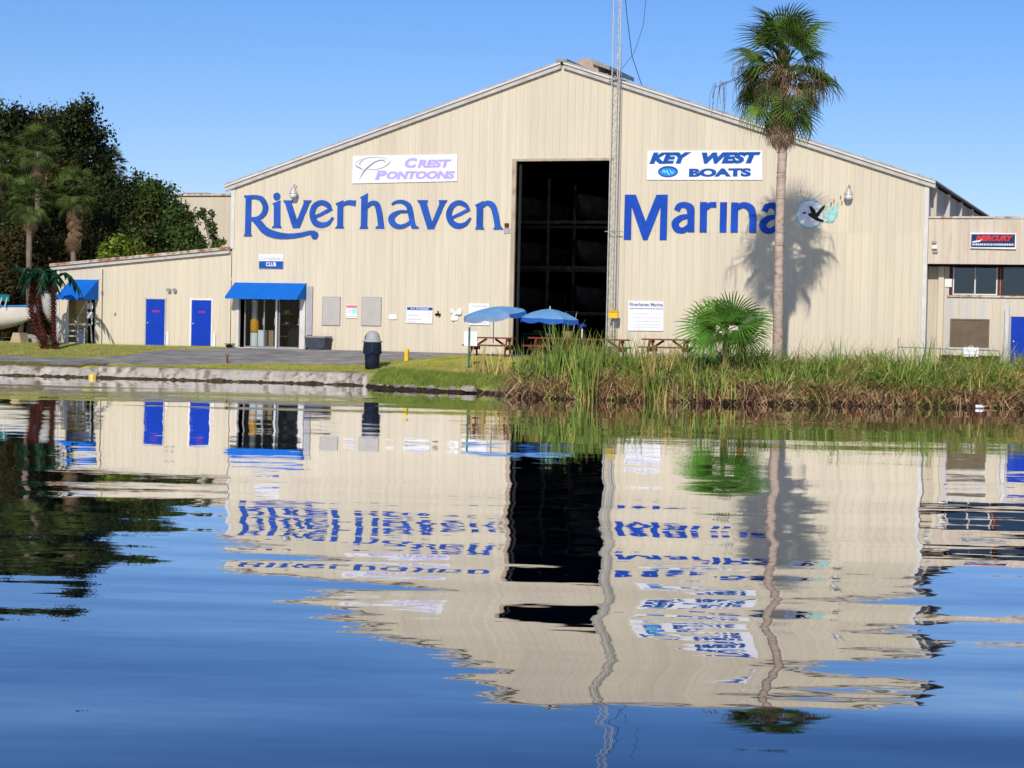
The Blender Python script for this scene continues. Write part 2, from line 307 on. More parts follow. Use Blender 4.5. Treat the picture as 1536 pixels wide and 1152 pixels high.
def text_part(name, s, u0, u1, z0, z1, v, m, parent, bold=0.0, shear=0.0, depth=0.004):
    cu = bpy.data.curves.new('lettering', 'FONT'); cu.body = s; cu.size = 1; cu.offset = bold; cu.shear = shear; cu.extrude = 0.5; cu.resolution_u = 4
    t = bpy.data.objects.new('lettering', cu); C.objects.link(t)
    dg = bpy.context.evaluated_depsgraph_get(); me = bpy.data.meshes.new_from_object(t.evaluated_get(dg)); bpy.data.objects.remove(t); bpy.data.curves.remove(cu)
    n = len(me.vertices); co = np.zeros(n*3, np.float32); me.vertices.foreach_get('co', co); co = co.reshape(-1, 3)
    lo = co.min(0); hi = co.max(0); off = LOC[parent]
    out = np.zeros_like(co)
    out[:, 0] = u0+(co[:, 0]-lo[0])/(hi[0]-lo[0])*(u1-u0)-off.x
    out[:, 2] = z0+(co[:, 1]-lo[1])/(hi[1]-lo[1])*(z1-z0)-off.z
    out[:, 1] = v-depth/2-co[:, 2]*depth-off.y
    me.vertices.foreach_set('co', out.ravel()); me.update(); me.name = name; me.materials.clear()
    return link_mesh(name, me, m, parent)
def catmull(pts, k=8):
    P = [np.array(p, float) for p in pts]; P = [2*P[0]-P[1]]+P+[2*P[-1]-P[-2]]; out = []
    for i in range(1, len(P)-2):
        for t in np.linspace(0, 1, k, endpoint=False):
            a, b, c, d = P[i-1:i+3]; out.append(.5*((2*b)+(-a+c)*t+(2*a-5*b+4*c-d)*t*t+(-a+3*b-3*c+d)*t**3))
    out.append(P[-2]); return out

# ------------------------------------------------------------------ ground, water, road
us = np.concatenate([[-900, -400, -200, -120, -80, -60, -50], np.arange(-42, 42.01, .5), [50, 60, 80, 120, 200, 400, 900]])
vs_ = np.concatenate([[-34, -28, -24, -20], np.arange(-18, 0.01, .2), [1, 3, 6, 10, 20, 40, 80, 160, 320, 640, 1400]])
UU, VV = np.meshgrid(us, vs_, indexing='ij'); ZZ = ground(UU, VV)
Vg = np.stack([UU, VV, ZZ], -1).reshape(-1, 3); nv = len(vs_)
Fg = np.array([(i*nv+j, (i+1)*nv+j, (i+1)*nv+j+1, i*nv+j+1) for i in range(len(us)-1) for j in range(nv-1)])
tag(np_mesh('ground', Vg, Fg, SOIL, smooth=True), kind='structure')
w = bpy.data.meshes.new('water'); w.from_pydata([(-1500, -500, 0), (1500, -500, 0), (1500, 120, 0), (-1500, 120, 0)], [], [(0, 1, 2, 3)])
wo = bpy.data.objects.new('water', w); C.objects.link(wo); w.materials.append(WATER); tag(wo, kind='structure')
lo_px = [(2, 543), (100, 548.5), (240, 550), (330, 547), (420, 546), (540, 548), (568, 543), (610, 538.5), (660, 536), (720, 535)]
hi_px = [(2, 534), (60, 537), (120, 538), (180, 535), (215, 529), (250, 525), (330, 524.0)]
RLO = sorted([spot(*p)[:2] for p in lo_px]); RHI = sorted([spot(*p)[:2] for p in hi_px])
RLO = [(-80, RLO[0][1])]+RLO+[(16, -2.2), (40, -2.2)]; RHI = [(-80, RHI[0][1])]+RHI+[(RHI[-1][0]+1, -.06), (40, -.06)]
def r_lo(u): return np.interp(u, *zip(*RLO))
def r_hi(u): return np.minimum(np.interp(u, *zip(*RHI)), -0.06)
ru = np.arange(-60, 16.01, .4); K = 14
Vr = []
for u in ru:
    a, b = float(r_lo(u)), float(r_hi(u)); b = max(b, a+.3)
    for j in range(K):
        v = a+(b-a)*j/(K-1); v += 0.08*mnoise.noise((u*1.3, j*0, 3)) if j in (0,) else 0
        Vr.append((u, v, gz(u, v)+0.015))
Fr = [(i*K+j, (i+1)*K+j, (i+1)*K+j+1, i*K+j+1) for i in range(len(ru)-1) for j in range(K-1)]
tag(np_mesh('road', np.array(Vr), np.array(Fr), ASPH, smooth=True), kind='structure')

# ------------------------------------------------------------------ ribbed metal wall panels
RIB = [(0, 0), (.20, 0), (.235, -.013), (.27, -.013), (.3048, 0)]
def panel_run(parent, u0, u1, top, zbot, m, v=0.0, openings=(), seams=(), name='wall_panel', wid=.9144, along='u'):
    cuts = sorted({u0, u1}|{o[0] for o in openings if u0 < o[0] < u1}|{o[1] for o in openings if u0 < o[1] < u1}|set(x for x in getattr(top, 'cuts', []) if u0 < x < u1))
    tiers = [zbot]+list(seams)+[1e9]; out = []
    p0 = u0
    while p0 < u1-1e-4:
        p1 = min(p0+wid, u1); xs = {p0, p1}
        k = 0
        while p0+k*.3048 < p1:
            for a, _ in RIB:
                x = p0+k*.3048+a
                if p0 <= x <= p1: xs.add(round(x, 5))
            k += 1
        for c in cuts:
            if p0 < c < p1: xs.add(c)
        xs = sorted(xs)
        def dep(x):
            t = (x-p0) % .3048
            return float(np.interp(t, [a for a, _ in RIB], [b for _, b in RIB]))
        for ti in range(len(tiers)-1):
            mb = MB()
            for a, b in zip(xs[:-1], xs[1:]):
                if b-a < 1e-4: continue
                mid = (a+b)/2; ta, tb = top(a), top(b); zs = tiers[ti]; iv = [(zs, None)]
                da, db = dep(a+1e-6), dep(b-1e-6)
                lap = -.006 if ti else 0.0
                hi = tiers[ti+1]
                segs = [(zs, 1e9)]
                for o in openings:
                    if o[0] <= mid <= o[1]:
                        ns = []
                        for s0, s1 in segs:
                            if o[3] <= s0 or o[2] >= s1: ns.append((s0, s1)); continue
                            if o[2] > s0: ns.append((s0, o[2]))
                            if o[3] < s1: ns.append((o[3], s1))
                        segs = ns
                for s0, s1 in segs:
                    ha, hb = min(s1, hi, ta), min(s1, hi, tb)
                    if ha-s0 < 1e-3 and hb-s0 < 1e-3: continue
                    s0a, s0b = min(s0, ha), min(s0, hb)
                    if along == 'u': q = [(a, v+da+lap, s0a), (b, v+db+lap, s0b), (b, v+db+lap, hb), (a, v+da+lap, ha)]
                    else: q = [(v-da, a, s0a), (v-db, b, s0b), (v-db, b, hb), (v-da, a, ha)]
                    mb.add(q, [(0, 1, 2, 3)])
            if mb.f: out.append(mb.build(name, m, parent))
        p0 = p1
    return out

# ---- main warehouse
UL, UR, UC = -12.47, 16.03, 1.85; EZ, PZ = 7.86, 12.52; DEEP = 46.0
def gable(u): return EZ+(PZ-EZ)*(1-abs(u-UC)/((UC-UL) if u < UC else (UR-UC)))
gable.cuts = [UC]
ware = thing('warehouse', 'large cream ribbed metal warehouse with gabled roof and tall dark doorway', 'warehouse', (UC, 0, G))
OPEN = [(0.0, 3.88, G-.5, 8.77), (-12.17, -9.25, G-.5, 3.26)]
panel_run(ware, UL, UR, gable, G-.12, SIDING, 0.0, OPEN, (6.02,))
# roof slopes, trims, side walls, back wall
def slope_sheet(ua, za, ub, zb, v0, v1, th=.05):
    return MB().prism([(ua, za), (ub, zb), (ub, zb+th), (ua, za+th)], v0, v1)
OV = .30
dl = (PZ-EZ)/(UC-UL); dr = (PZ-EZ)/(UR-UC)
slope_sheet(UL-OV, EZ-OV*dl+.12, UC, PZ+.12, -.22, DEEP+.2).build('roof_slope', ROOF, ware)
slope_sheet(UC, PZ+.12, UR+OV, EZ-OV*dr+.12, -.22, DEEP+.2).build('roof_slope', ROOF, ware)
for ua, za, ub, zb in ((UL-OV, EZ-OV*dl, UC-.06, PZ-.02), (UC+.06, PZ-.02, UR+OV, EZ-OV*dr)):
    slope_sheet(ua, za-.13, ub, zb-.13, -.17, -.045, .24).build('rake_trim', TRIM, ware)
    slope_sheet(ua, za+.035, ub, zb+.035, -.245, -.175, .075).build('rake_flashing', TRIM_W, ware)
    mb = MB()
    for k in range(30):
        t = (k+.5+random.uniform(-.2, .2))/30; u = ua+(ub-ua)*t; z = za+(zb-za)*t+.175
        mb.box(u-.05, u+.05, -.2, -.1, z-.03, z+.012*random.random())
    mb.build('roof_fasteners', STEELD, ware)['kind'] = 'stuff'
MB().box(UC-.22, UC+.22, -.27, DEEP, PZ+.09, PZ+.2).build('ridge_cap', STEELD, ware)
MB().box(UL-.06, UL+.10, -.05, .12, 5.25, EZ-.1).build('corner_trim', TRIM_W, ware)
MB().box(UR-.10, UR+.06, -.05, .12, G-.1, EZ-.1).build('corner_trim', TRIM_W, ware)
MB().box(UL-.05, UL, .12, DEEP, 0.9, EZ).build('side_wall', SIDING, ware)
sw = MB(); sw.box(UR-.04, UR, .12, DEEP, 0.9, EZ); sw.build('side_wall', SIDING_OLD, ware)
for v in (1.2, 5.4, 9.7, 14, 18.5):
    MB().box(UR+.001, UR+.2, v-.12, v+.12, 6.3, EZ-.05).build('side_post', SIDING_OLD, ware)
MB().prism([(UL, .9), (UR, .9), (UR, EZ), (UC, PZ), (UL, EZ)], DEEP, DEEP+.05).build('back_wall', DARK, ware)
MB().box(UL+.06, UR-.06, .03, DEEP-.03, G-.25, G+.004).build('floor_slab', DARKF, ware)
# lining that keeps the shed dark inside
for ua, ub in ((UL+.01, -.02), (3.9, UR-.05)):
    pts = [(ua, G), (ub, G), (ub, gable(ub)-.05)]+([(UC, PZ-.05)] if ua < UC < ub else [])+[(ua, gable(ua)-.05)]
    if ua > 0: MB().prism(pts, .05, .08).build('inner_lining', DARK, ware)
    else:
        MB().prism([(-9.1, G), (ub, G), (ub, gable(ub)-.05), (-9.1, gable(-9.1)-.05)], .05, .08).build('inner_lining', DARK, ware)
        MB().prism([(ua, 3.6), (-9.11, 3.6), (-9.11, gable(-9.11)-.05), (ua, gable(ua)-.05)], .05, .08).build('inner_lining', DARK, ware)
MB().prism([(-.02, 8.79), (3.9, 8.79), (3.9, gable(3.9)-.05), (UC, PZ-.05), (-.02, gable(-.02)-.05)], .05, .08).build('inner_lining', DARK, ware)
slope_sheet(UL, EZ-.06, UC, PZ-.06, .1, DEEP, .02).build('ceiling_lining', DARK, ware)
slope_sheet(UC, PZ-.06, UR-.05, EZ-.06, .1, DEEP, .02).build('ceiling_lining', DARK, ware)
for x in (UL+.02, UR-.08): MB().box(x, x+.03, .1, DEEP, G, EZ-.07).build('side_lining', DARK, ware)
MB().box(-.17, 0.0, -.06, .05, G-.1, 8.85).build('door_jamb', JAMB, ware)
MB().box(3.88, 3.99, -.06, .05, G-.1, 8.85).build('door_jamb', SIDING, ware)
MB().box(-.17, 3.99, -.065, .05, 8.77, 8.87).build('door_header', JAMB, ware)
MB().box(0.05, 0.16, .18, .24, G+.05, 8.7).build('sliding_door_edge', BLACK, ware)
MB().box(-9.27, -9.03, -.10, -.03, G-.05, 3.78).build('entrance_post', TRIM_W, ware)
MB().box(-8.97, -8.72, -.09, -.032, 1.74, 3.72).build('door_leaf', LGREY, ware)
# shop front glazing
MB().box(-12.19, -12.09, -.05, .1, G, 3.3).build('entrance_jamb', TRIM_W, ware)
MB().box(-12.17, -9.25, -.03, .12, G-.03, G+.03).build('threshold', ALU, ware)
def glazed(u0, u1, v):
    f = MB(); f.box(u0, u0+.045, v, v+.06, G+.03, 3.24).box(u1-.045, u1, v, v+.06, G+.03, 3.24).box(u0+.045, u1-.045, v, v+.06, 3.18, 3.24).box(u0+.045, u1-.045, v, v+.06, G+.03, G+.09)
    d = f.build('glass_door', STEELD, ware)
    MB().box(u0+.04, u1-.04, v+.025, v+.033, G+.08, 3.19).build('pane', GLASS, d)
    MB().box(u1-.06, u1-.02, v-.04, v-.002, 2.1, 2.4).build('handle', STEELD, d)
glazed(-11.95, -11.02, .20); glazed(-11.01, -10.44, .10); glazed(-10.32, -9.34, .10)
MB().box(-10.43, -10.36, .02, .14, G+.03, 3.26).build('centre_post', ALU, ware)
# shop room behind the glass
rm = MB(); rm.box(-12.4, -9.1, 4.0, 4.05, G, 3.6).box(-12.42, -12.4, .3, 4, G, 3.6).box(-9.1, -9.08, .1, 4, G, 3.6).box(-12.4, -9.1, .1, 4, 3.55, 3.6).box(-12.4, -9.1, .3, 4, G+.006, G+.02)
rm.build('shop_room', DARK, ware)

# ---- left lean-to shed
SL, SR = -20.8, -12.5
def shed_top(u): return 4.40+(5.16-4.40)*(u-SL)/(SR-SL)
shed = thing('lean_to_shed', 'low cream lean-to shed with two blue doors and sloping rusty roof edge', 'shed', (-16.6, 0, G))
SOPEN = [(-20.25, -18.98, G-.5, 3.25), (-16.52, -15.54, G-.5, 3.14), (-14.35, -13.34, G-.5, 3.13)]
panel_run(shed, SL, SR, shed_top, G-.12, SIDING, 0.0, SOPEN)
slope_sheet(SL-.3, shed_top(SL-.3)+.12, SR-.02, 5.16+.12, -.25, 24).build('roof_slope', RUSTTRIM, shed)
slope_sheet(SL-.3, shed_top(SL-.3)-.1, SR-.03, 5.16-.1, -.17, -.045, .20).build('rake_trim', TRIM, shed)
slope_sheet(SL-.3, shed_top(SL-.3)+.055, SR-.03, 5.16+.055, -.27, -.175, .05).build('roof_edge', RUSTTRIM, shed)
MB().box(SL-.05, SL+.09, -.05, .1, G-.1, 4.28).build('corner_trim', TRIM_W, shed)
MB().box(SL-.04, SL, .1, 24, .9, 4.38).build('side_wall', SIDING, shed)
MB().prism([(SL, .9), (SR, .9), (SR, 5.1), (SL, 4.38)], 23.9, 24).build('back_wall', DARK, shed)
MB().prism([(-20.3, G), (-18.9, G), (-18.9, 3.5), (-20.3, 3.5)], 3.0, 3.05).build('store_room_back', DARK, shed)
MB().box(-18.93, -18.9, .05, 3, G, 3.5).box(-20.3, -18.9, .05, 3, 3.4, 3.5).build('store_room_side', DARK, shed)
MB().box(-20.3, -19.62, .5, .56, G, 3.3).build('plywood_partition', PLY, shed)
for z in (1.75, 2.35): MB().box(-20.3, -19.62, .44, .498, z, z+.05).build('partition_batten', CARD, shed)
MB().box(-20.3, -20.26, .05, .5, G, 3.3).build('door_cheek', PLY, shed)
for k, (a, b, t) in enumerate(((-16.52, -15.54, 3.14), (-14.35, -13.34, 3.13))):
    d = MB().box(a+.04, b-.04, .0, .05, G-.02, t-.04).build('door', BLUE, shed)
    MB().box(a-.03, a+.04, -.04, .06, G-.02, t+.03).box(b-.04, b+.02, -.036, .06, G-.02, t).box(a+.041, b-.041, -.036, .06, t-.04, t+.02).build('door_frame', OFFW if k else TRIM, d)
    MB().lathe([(0, 0), (.03, .01), (.03, .05), (0, .06)], (a+.13, -.03, 2.07), 10).build('handle', ALU, d)
    text_part('door_lettering', ('MEN', 'WOMEN')[k], a+.34, a+.66, 2.55, 2.63, -.002, RED, d, bold=.02)
    MB().box(b+.06, b+.19, -.07, -.03, G, 1.72).build('kick_board', OFFW, shed)
MB().tube([(-18.6, -.06, G), (-18.6, -.06, 4.35)], .018, 6).build('conduit', STEELD, shed)
MB().box(-18.64, -18.56, -.09, -.03, 3.25, 3.4).build('conduit_box', STEELD, shed)
MB().box(-18.0, -17.93, -.05, -.028, 2.38, 2.5).build('tap_box', STEELD, shed)

# ---- right office annex
ann = thing('office_annex', 'two-storey cream office annex with overhanging rust-stained upper band', 'office', (18.5, 0, G))
AR = 30.0
def flat(z): return lambda u: z
panel_run(ann, UR+.07, AR, lambda u: 6.56-.012*(u-16), 4.87, SIDING_RUST, 0.02)
MB().box(UR+.07, AR, -.06, .06, 6.545, 6.61).build('parapet_cap', RUSTTRIM, ann)
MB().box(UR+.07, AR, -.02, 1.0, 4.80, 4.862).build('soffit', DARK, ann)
MB().box(UR+.22, AR, .06, 22, 6.38, 6.44).build('roof_deck', ROOF, ann)
V9 = .9
AOPEN = [(16.80, 18.62, 3.75, 4.80), (18.66, 20.5, 3.75, 4.80), (16.90, 18.28, 1.80, 2.86), (19.06, 20.05, 1.0, 2.99)]
panel_run(ann, UR-.3, AR, flat(4.80), .9, SIDING_OLD, V9, AOPEN, (3.72,))
MB().box(16.75, AR, V9-.09, V9-.03, 3.68, 3.75).build('window_ledge', RUSTTRIM, ann)
MB().box(16.42, 16.62, V9-.16, V9-.03, 1.0, 4.80).build('wall_post', SIDING, ann)
MB().box(16.64, 16.9, V9-.06, V9-.03, 4.05, 4.35).build('meter_plate', OFFW, ann)
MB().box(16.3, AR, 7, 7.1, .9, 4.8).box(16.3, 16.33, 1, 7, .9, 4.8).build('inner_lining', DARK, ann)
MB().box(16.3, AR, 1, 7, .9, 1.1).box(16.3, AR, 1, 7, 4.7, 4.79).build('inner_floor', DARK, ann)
def sash(u0, u1):
    wdw = MB().box(u0-.1, u1+.09, V9-.05, V9+.06, 4.785, 4.798).build('window', MAROON, ann)
    MB().box(u0-.1, u0-.001, V9-.05, V9+.06, 3.76, 4.784).build('jamb', MAROON, wdw); MB().box(u1+.001, u1+.09, V9-.05, V9+.06, 3.76, 4.784).build('jamb', MAROON, wdw)
    MB().box(u0, u0+.05, V9-.04, V9+.03, 3.80, 4.78).box(u1-.05, u1, V9-.04, V9+.03, 3.80, 4.78).box(u0, u1, V9-.043, V9+.03, 3.76, 3.81).box((u0+u1)/2-.025, (u0+u1)/2+.025, V9-.04, V9+.03, 3.81, 4.78).build('frame', TRIM_W, wdw)
    for a, b in ((u0+.05, (u0+u1)/2-.025), ((u0+u1)/2+.025, u1-.05)):
        MB().box(a, b, V9, V9+.008, 3.81, 4.79).build('pane', GLASSB, wdw)
sash(16.93, 18.55)
w2 = MB().box(18.75, 20.5, V9+.0, V9+.008, 3.8, 4.79).build('window', GLASSB, ann)
MB().box(18.66, 18.75, V9-.05, V9+.06, 3.76, 4.8).box(18.75, 20.5, V9-.043, V9+.03, 3.76, 3.80).build('frame', MAROON, w2)
lw = MB().box(16.93, 18.25, V9+.01, V9+.03, 1.83, 2.83).build('window', BROWNW, ann)
MB().box(16.88, 16.93, V9-.05, V9+.03, 1.8, 2.88).box(18.25, 18.30, V9-.05, V9+.03, 1.8, 2.88).box(16.93, 18.25, V9-.05, V9+.03, 2.83, 2.88).build('frame', BROWNW, lw)
MB().box(16.86, 18.32, V9-.08, V9+.03, 1.76, 1.815).build('sill', TRIM_W, lw)
for k in range(7): MB().add([(16.95, V9+.006, 1.86+k*.139), (18.23, V9+.006, 1.86+k*.139), (18.23, V9-.025, 1.985+k*.139), (16.95, V9-.025, 1.985+k*.139)], [(0, 1, 2, 3)]).build('slat', BROWNW, lw)
d = MB().box(19.08, 20.03, V9-.02, V9+.03, 1.0, 2.97).build('door', BLUE, ann)
MB().lathe([(0, 0), (.035, .01), (.035, .05), (0, .06)], (19.18, V9-.05, 2.05), 10).build('handle', ALU, d)
MB().box(19.02, 19.075, V9-.04, V9+.03, 1.0, 3.02).build('door_frame', LGREY, d)
MB().box(18.86, 19.0, V9-.2, V9-.06, 1.0, 3.28).build('pipe_duct', STEEL, ann)
n_ = MB().box(16.26, 16.44, -.12, -.012, 5.42, 5.55).build('flood_light', OFFW, ann)
MB().box(16.24, 16.40, -.08, -.013, 5.62, 5.70).box(16.28, 16.46, -.08, -.013, 5.27, 5.35).build('lamp_bracket', STEELD, n_)

# ---- storage shed far behind on the left
bu0, bz = wall(258, 294, 30)
back = thing('storage_building', 'plain cream storage building standing behind the lean-to shed roof', 'building', (bu0+2, 30, G))
bu1 = -12.7
panel_run(back, bu0, bu1, flat(bz), .9, SIDING, 30)
MB().box(bu0-.1, bu1, 29.85, 60, bz, bz+.12).build('roof', RUSTTRIM, back)
MB().box(bu0, bu0+.1, 30.05, 60, .9, bz-.002).build('side_wall', SIDING, back)
a0, _ = wall(286, 290, 34); a1, _ = wall(322, 290, 34)
MB().box(a0, a1, 33, 36, bz+.12, bz+.42).box(a1, a1+.3, 33.3, 35.5, bz+.16, bz+.40).build('roof_vent', STEELD, back)

# ------------------------------------------------------------------ lettering on the wall
def ZA(x, y): return wall(360+x/7.68, 280+y/7.68)
def ZB(x, y): return wall(560+x/6.982, 280+y/6.982)
def ZM(x, y): return wall(920+x/5.486, 280+y/5.486)
def letter(parent, Z, sc, m, polys=(), strokes=(), discs=()):
    mb = MB(); lay = 0
    def y(): nonlocal lay; lay += 1; return -.052-.0022*lay
    for p in polys: mb.prism([Z(a, b) for a, b in p], y(), -.03)
    for st in strokes:
        P = catmull(st, 7); n = len(P); L = []; R = []
        for i, p in enumerate(P):
            t = P[min(i+1, n-1)][:2]-P[max(i-1, 0)][:2]; t = t/np.linalg.norm(t); nn = np.array([-t[1], t[0]])
            L.append(tuple(p[:2]+nn*p[2]/2)); R.append(tuple(p[:2]-nn*p[2]/2))
        yy = y(); A = [Z(*q) for q in L]; B = [Z(*q) for q in R]
        vs = [(a, yy, b) for a, b in A]+[(a, yy, b) for a, b in B]+[(a, -.03, b) for a, b in A]+[(a, -.03, b) for a, b in B]
        fs = [(i, i+1, n+i+1, n+i) for i in range(n-1)]+[(i, 2*n+i, 2*n+i+1, i+1) for i in range(n-1)]+[(n+i, n+i+1, 3*n+i+1, 3*n+i) for i in range(n-1)]+[(0, n, 3*n, 2*n), (n-1, 3*n-1, 4*n-1, 2*n-1)]
        mb.add(vs, fs)
    for cx, cy, r in discs:
        c = Z(cx, cy); e = Z(cx+r, cy); rr = math.hypot(e[0]-c[0], e[1]-c[1]); mb.disc(c, rr, rr, y(), -.03, 24)
    return mb.build('letter', m, parent)
rv = thing('wall_lettering', 'long blue painted word with swash tail left of the tall doorway', 'lettering', (-6.5, -.03, 6.0))
letter(rv, ZA, 7.68, LETTER, [[(72, 104), (140, 104), (132, 560), (62, 560)], [(52, 100), (140, 99), (140, 128), (58, 128)], [(62, 535), (132, 535), (146, 572), (48, 572)]],
       [[(130, 122, 48), (190, 121, 48), (258, 148, 60), (300, 235, 64), (276, 318, 60), (210, 366, 48), (130, 374, 44)],
        [(150, 372, 40), (215, 415, 78), (300, 508, 84), (420, 556, 80), (560, 570, 62), (700, 556, 52), (800, 532, 46), (862, 530, 46)]], [(866, 560, 42)])
letter(rv, ZA, 7.68, LETTER, [[(396, 195), (470, 160), (470, 462), (394, 462)], [(380, 192), (470, 156), (470, 188), (388, 214)], [(394, 445), (470, 445), (486, 476), (370, 476)]], [], [(430, 113, 40)])
letter(rv, ZA, 7.68, LETTER, [[(520, 180), (598, 180), (692, 478), (612, 478)], [(502, 158), (614, 158), (612, 186), (514, 186)], [(744, 180), (812, 180), (692, 478), (648, 420)], [(736, 157), (830, 157), (822, 183), (738, 183)]])
letter(rv, ZA, 7.68, LETTER, [], [[(874, 348, 36), (960, 308, 40), (1064, 250, 44)], [(1056, 262, 26), (1015, 212, 60), (945, 184, 58), (868, 222, 64), (838, 312, 66), (868, 408, 70), (945, 442, 66), (1025, 420, 46), (1078, 355, 26)]])
letter(rv, ZA, 7.68, LETTER, [[(1128, 190), (1196, 165), (1192, 462), (1124, 462)], [(1106, 192), (1196, 156), (1196, 186), (1114, 214)], [(1124, 448), (1192, 448), (1206, 480), (1098, 480)]], [[(1185, 212, 36), (1250, 184, 52), (1338, 192, 66)]])
letter(rv, ZA, 7.68, LETTER, [[(1402, 115), (1478, 80), (1470, 465), (1396, 465)], [(1388, 122), (1478, 74), (1478, 106), (1396, 136)], [(1396, 452), (1470, 452), (1482, 485), (1380, 485)],
       [(1575, 455), (1660, 455), (1670, 482), (1566, 482)]], [[(1468, 232, 40), (1520, 190, 50), (1580, 205, 64), (1608, 290, 66), (1622, 380, 66), (1632, 470, 68)]])
letter(rv, ZB, 6.982, LETTER, [[(392, 395), (440, 395), (484, 432), (470, 440), (410, 440)]], [[(198, 186, 26), (250, 160, 34), (312, 160, 42), (370, 196, 56), (392, 262, 58), (405, 330, 58), (425, 420, 52)],
       [(365, 262, 28), (282, 264, 36), (214, 302, 58), (194, 346, 68), (222, 398, 58), (282, 420, 48), (350, 402, 42), (398, 366, 34)]])
letter(rv, ZB, 6.982, LETTER, [[(482, 160), (560, 160), (640, 442), (572, 446)], [(464, 141), (573, 141), (571, 169), (476, 169)], [(704, 160), (765, 160), (640, 443), (608, 400)], [(690, 141), (780, 141), (770, 166), (692, 168)]])
letter(rv, ZB, 6.982, LETTER, [], [[(832, 324, 30), (920, 284, 36), (1012, 236, 36)], [(1006, 238, 22), (965, 192, 48), (900, 168, 52), (832, 202, 56), (796, 290, 62), (824, 374, 62), (892, 412, 60), (968, 392, 44), (1024, 328, 22)]])
letter(rv, ZB, 6.982, LETTER, [[(1086, 190), (1156, 165), (1152, 435), (1082, 435)], [(1070, 190), (1158, 148), (1160, 180), (1078, 212)], [(1082, 420), (1152, 420), (1168, 448), (1070, 448)], [(1272, 420), (1345, 420), (1366, 448), (1260, 448)]],
       [[(1148, 205, 36), (1196, 172, 50), (1252, 198, 62), (1284, 290, 62), (1310, 430, 62)]])
mr_ = thing('wall_lettering', 'shorter bold blue painted word right of the mast behind the palm trunk', 'lettering', (7.5, -.03, 5.9))
letter(mr_, ZM, 5.486, LETTER2, [[(98, 66), (155, 66), (148, 436), (88, 436)], [(395, 66), (450, 66), (441, 438), (383, 438)], [(120, 67), (188, 67), (285, 330), (270, 438), (247, 438)], [(358, 67), (430, 67), (284, 437), (256, 437), (252, 330)]])
def la(dx, dy): letter(mr_, ZM, 5.486, LETTER2, [[(612+dx, 200+dy), (671+dx, 200+dy), (669+dx, 374+dy), (612+dx, 374+dy)]], [[(526+dx, 198+dy, 52), (545+dx, 160+dy, 48), (590+dx, 150+dy, 48), (634+dx, 176+dy, 64), (641+dx, 230+dy, 60)],
       [(625+dx, 242+dy, 34), (560+dx, 256+dy, 48), (512+dx, 300+dy, 60), (530+dx, 350+dy, 54), (580+dx, 358+dy, 46), (630+dx, 322+dy, 40)]])
la(0, 0)
letter(mr_, ZM, 5.486, LETTER2, [[(716, 127), (775, 127), (770, 376), (712, 376)]], [[(760, 178, 44), (800, 152, 46), (850, 149, 46)]])
letter(mr_, ZM, 5.486, LETTER2, [[(881, 128), (939, 128), (933, 376), (876, 376)]])
letter(mr_, ZM, 5.486, LETTER2, [[(972, 130), (1031, 130), (1025, 377), (966, 377)]], [[(1015, 176, 44), (1075, 152, 50), (1132, 180, 62), (1150, 250, 60), (1148, 380, 60)]])
la(720, 6)

# ------------------------------------------------------------------ signs
def rect_sign(name, label, cat, px, m, th=.03, v=-.03, group=None):
    p = [wall(*q) for q in px]; c = (sum(a for a, _ in p)/4, v, min(b for _, b in p))
    t = thing(name, label, cat, c, group); MB().prism(p[::-1] if False else p, v-th, v).build('board', m, t)
    us_ = [a for a, _ in p]; zs_ = [b for _, b in p]
    return t, min(us_), max(us_), min(zs_), max(zs_)
def dashes(t, rows, m, v, name='print_line', gap=.5):
    for (u0, u1, z, h) in rows:
        mb = MB(); x = u0
        while x < u1:
            wd = random.uniform(.03, .09); mb.box(x, min(x+wd, u1), v-.003, v, z, z+h); x += wd+.018
        mb.build(name, m, t)
t, a, b, c, d = rect_sign('banner_sign', 'white banner with purple lettering and grey looped emblem, left of doorway', 'sign', [(530, 234), (687, 231.5), (686, 272), (529, 275.5)], WHITE)
def ZC(x, y): return wall(520+x/8.533, 220+y/8.533)
def txt_px(Z, name, s, x0, x1, y0, y1, m, parent, v, bold, shear):
    u0, z1 = Z(x0, y0); u1, _ = Z(x1, y0); _, z0 = Z(x0, y1); _, zz = Z(x1, y1)
    return text_part(name, s, u0, u1, z0, z1, v, m, parent, bold, shear)
txt_px(ZC, 'lettering', 'C', 752, 915, 147, 278, PURPLE, t, -.0605, .065, .2)
txt_px(ZC, 'lettering', 'REST', 915, 1350, 168, 274, PURPLE, t, -.0605, .065, .2)
txt_px(ZC, 'lettering', 'P', 372, 525, 306, 428, PURPLE, t, -.0605, .065, .2)
txt_px(ZC, 'lettering', 'ONTOONS', 520, 1398, 316, 422, PURPLE, t, -.0605, .065, .2)
def swoosh(t, Z, strokes, m, v, name):
    for st in strokes:
        P = catmull(st, 8); n = len(P); vs = []; mb = MB()
        for i, p in enumerate(P):
            tt = P[min(i+1, n-1)][:2]-P[max(i-1, 0)][:2]; tt = tt/np.linalg.norm(tt); nn = np.array([-tt[1], tt[0]])
            for s in (1, -1):
                q = Z(*(p[:2]+nn*p[2]/2*s)); vs.append((q[0], v, q[1]))
        mb.add(vs, [(2*i, 2*i+1, 2*i+3, 2*i+2) for i in range(n-1)]); mb.build(name, m, t)
swoosh(t, ZC, [[(165, 425, 4), (230, 320, 18), (300, 250, 18), (390, 190, 16), (470, 175, 14), (500, 205, 10)], [(230, 300, 6), (150, 262, 16), (118, 235, 8)]], GREY, -.063, 'emblem')
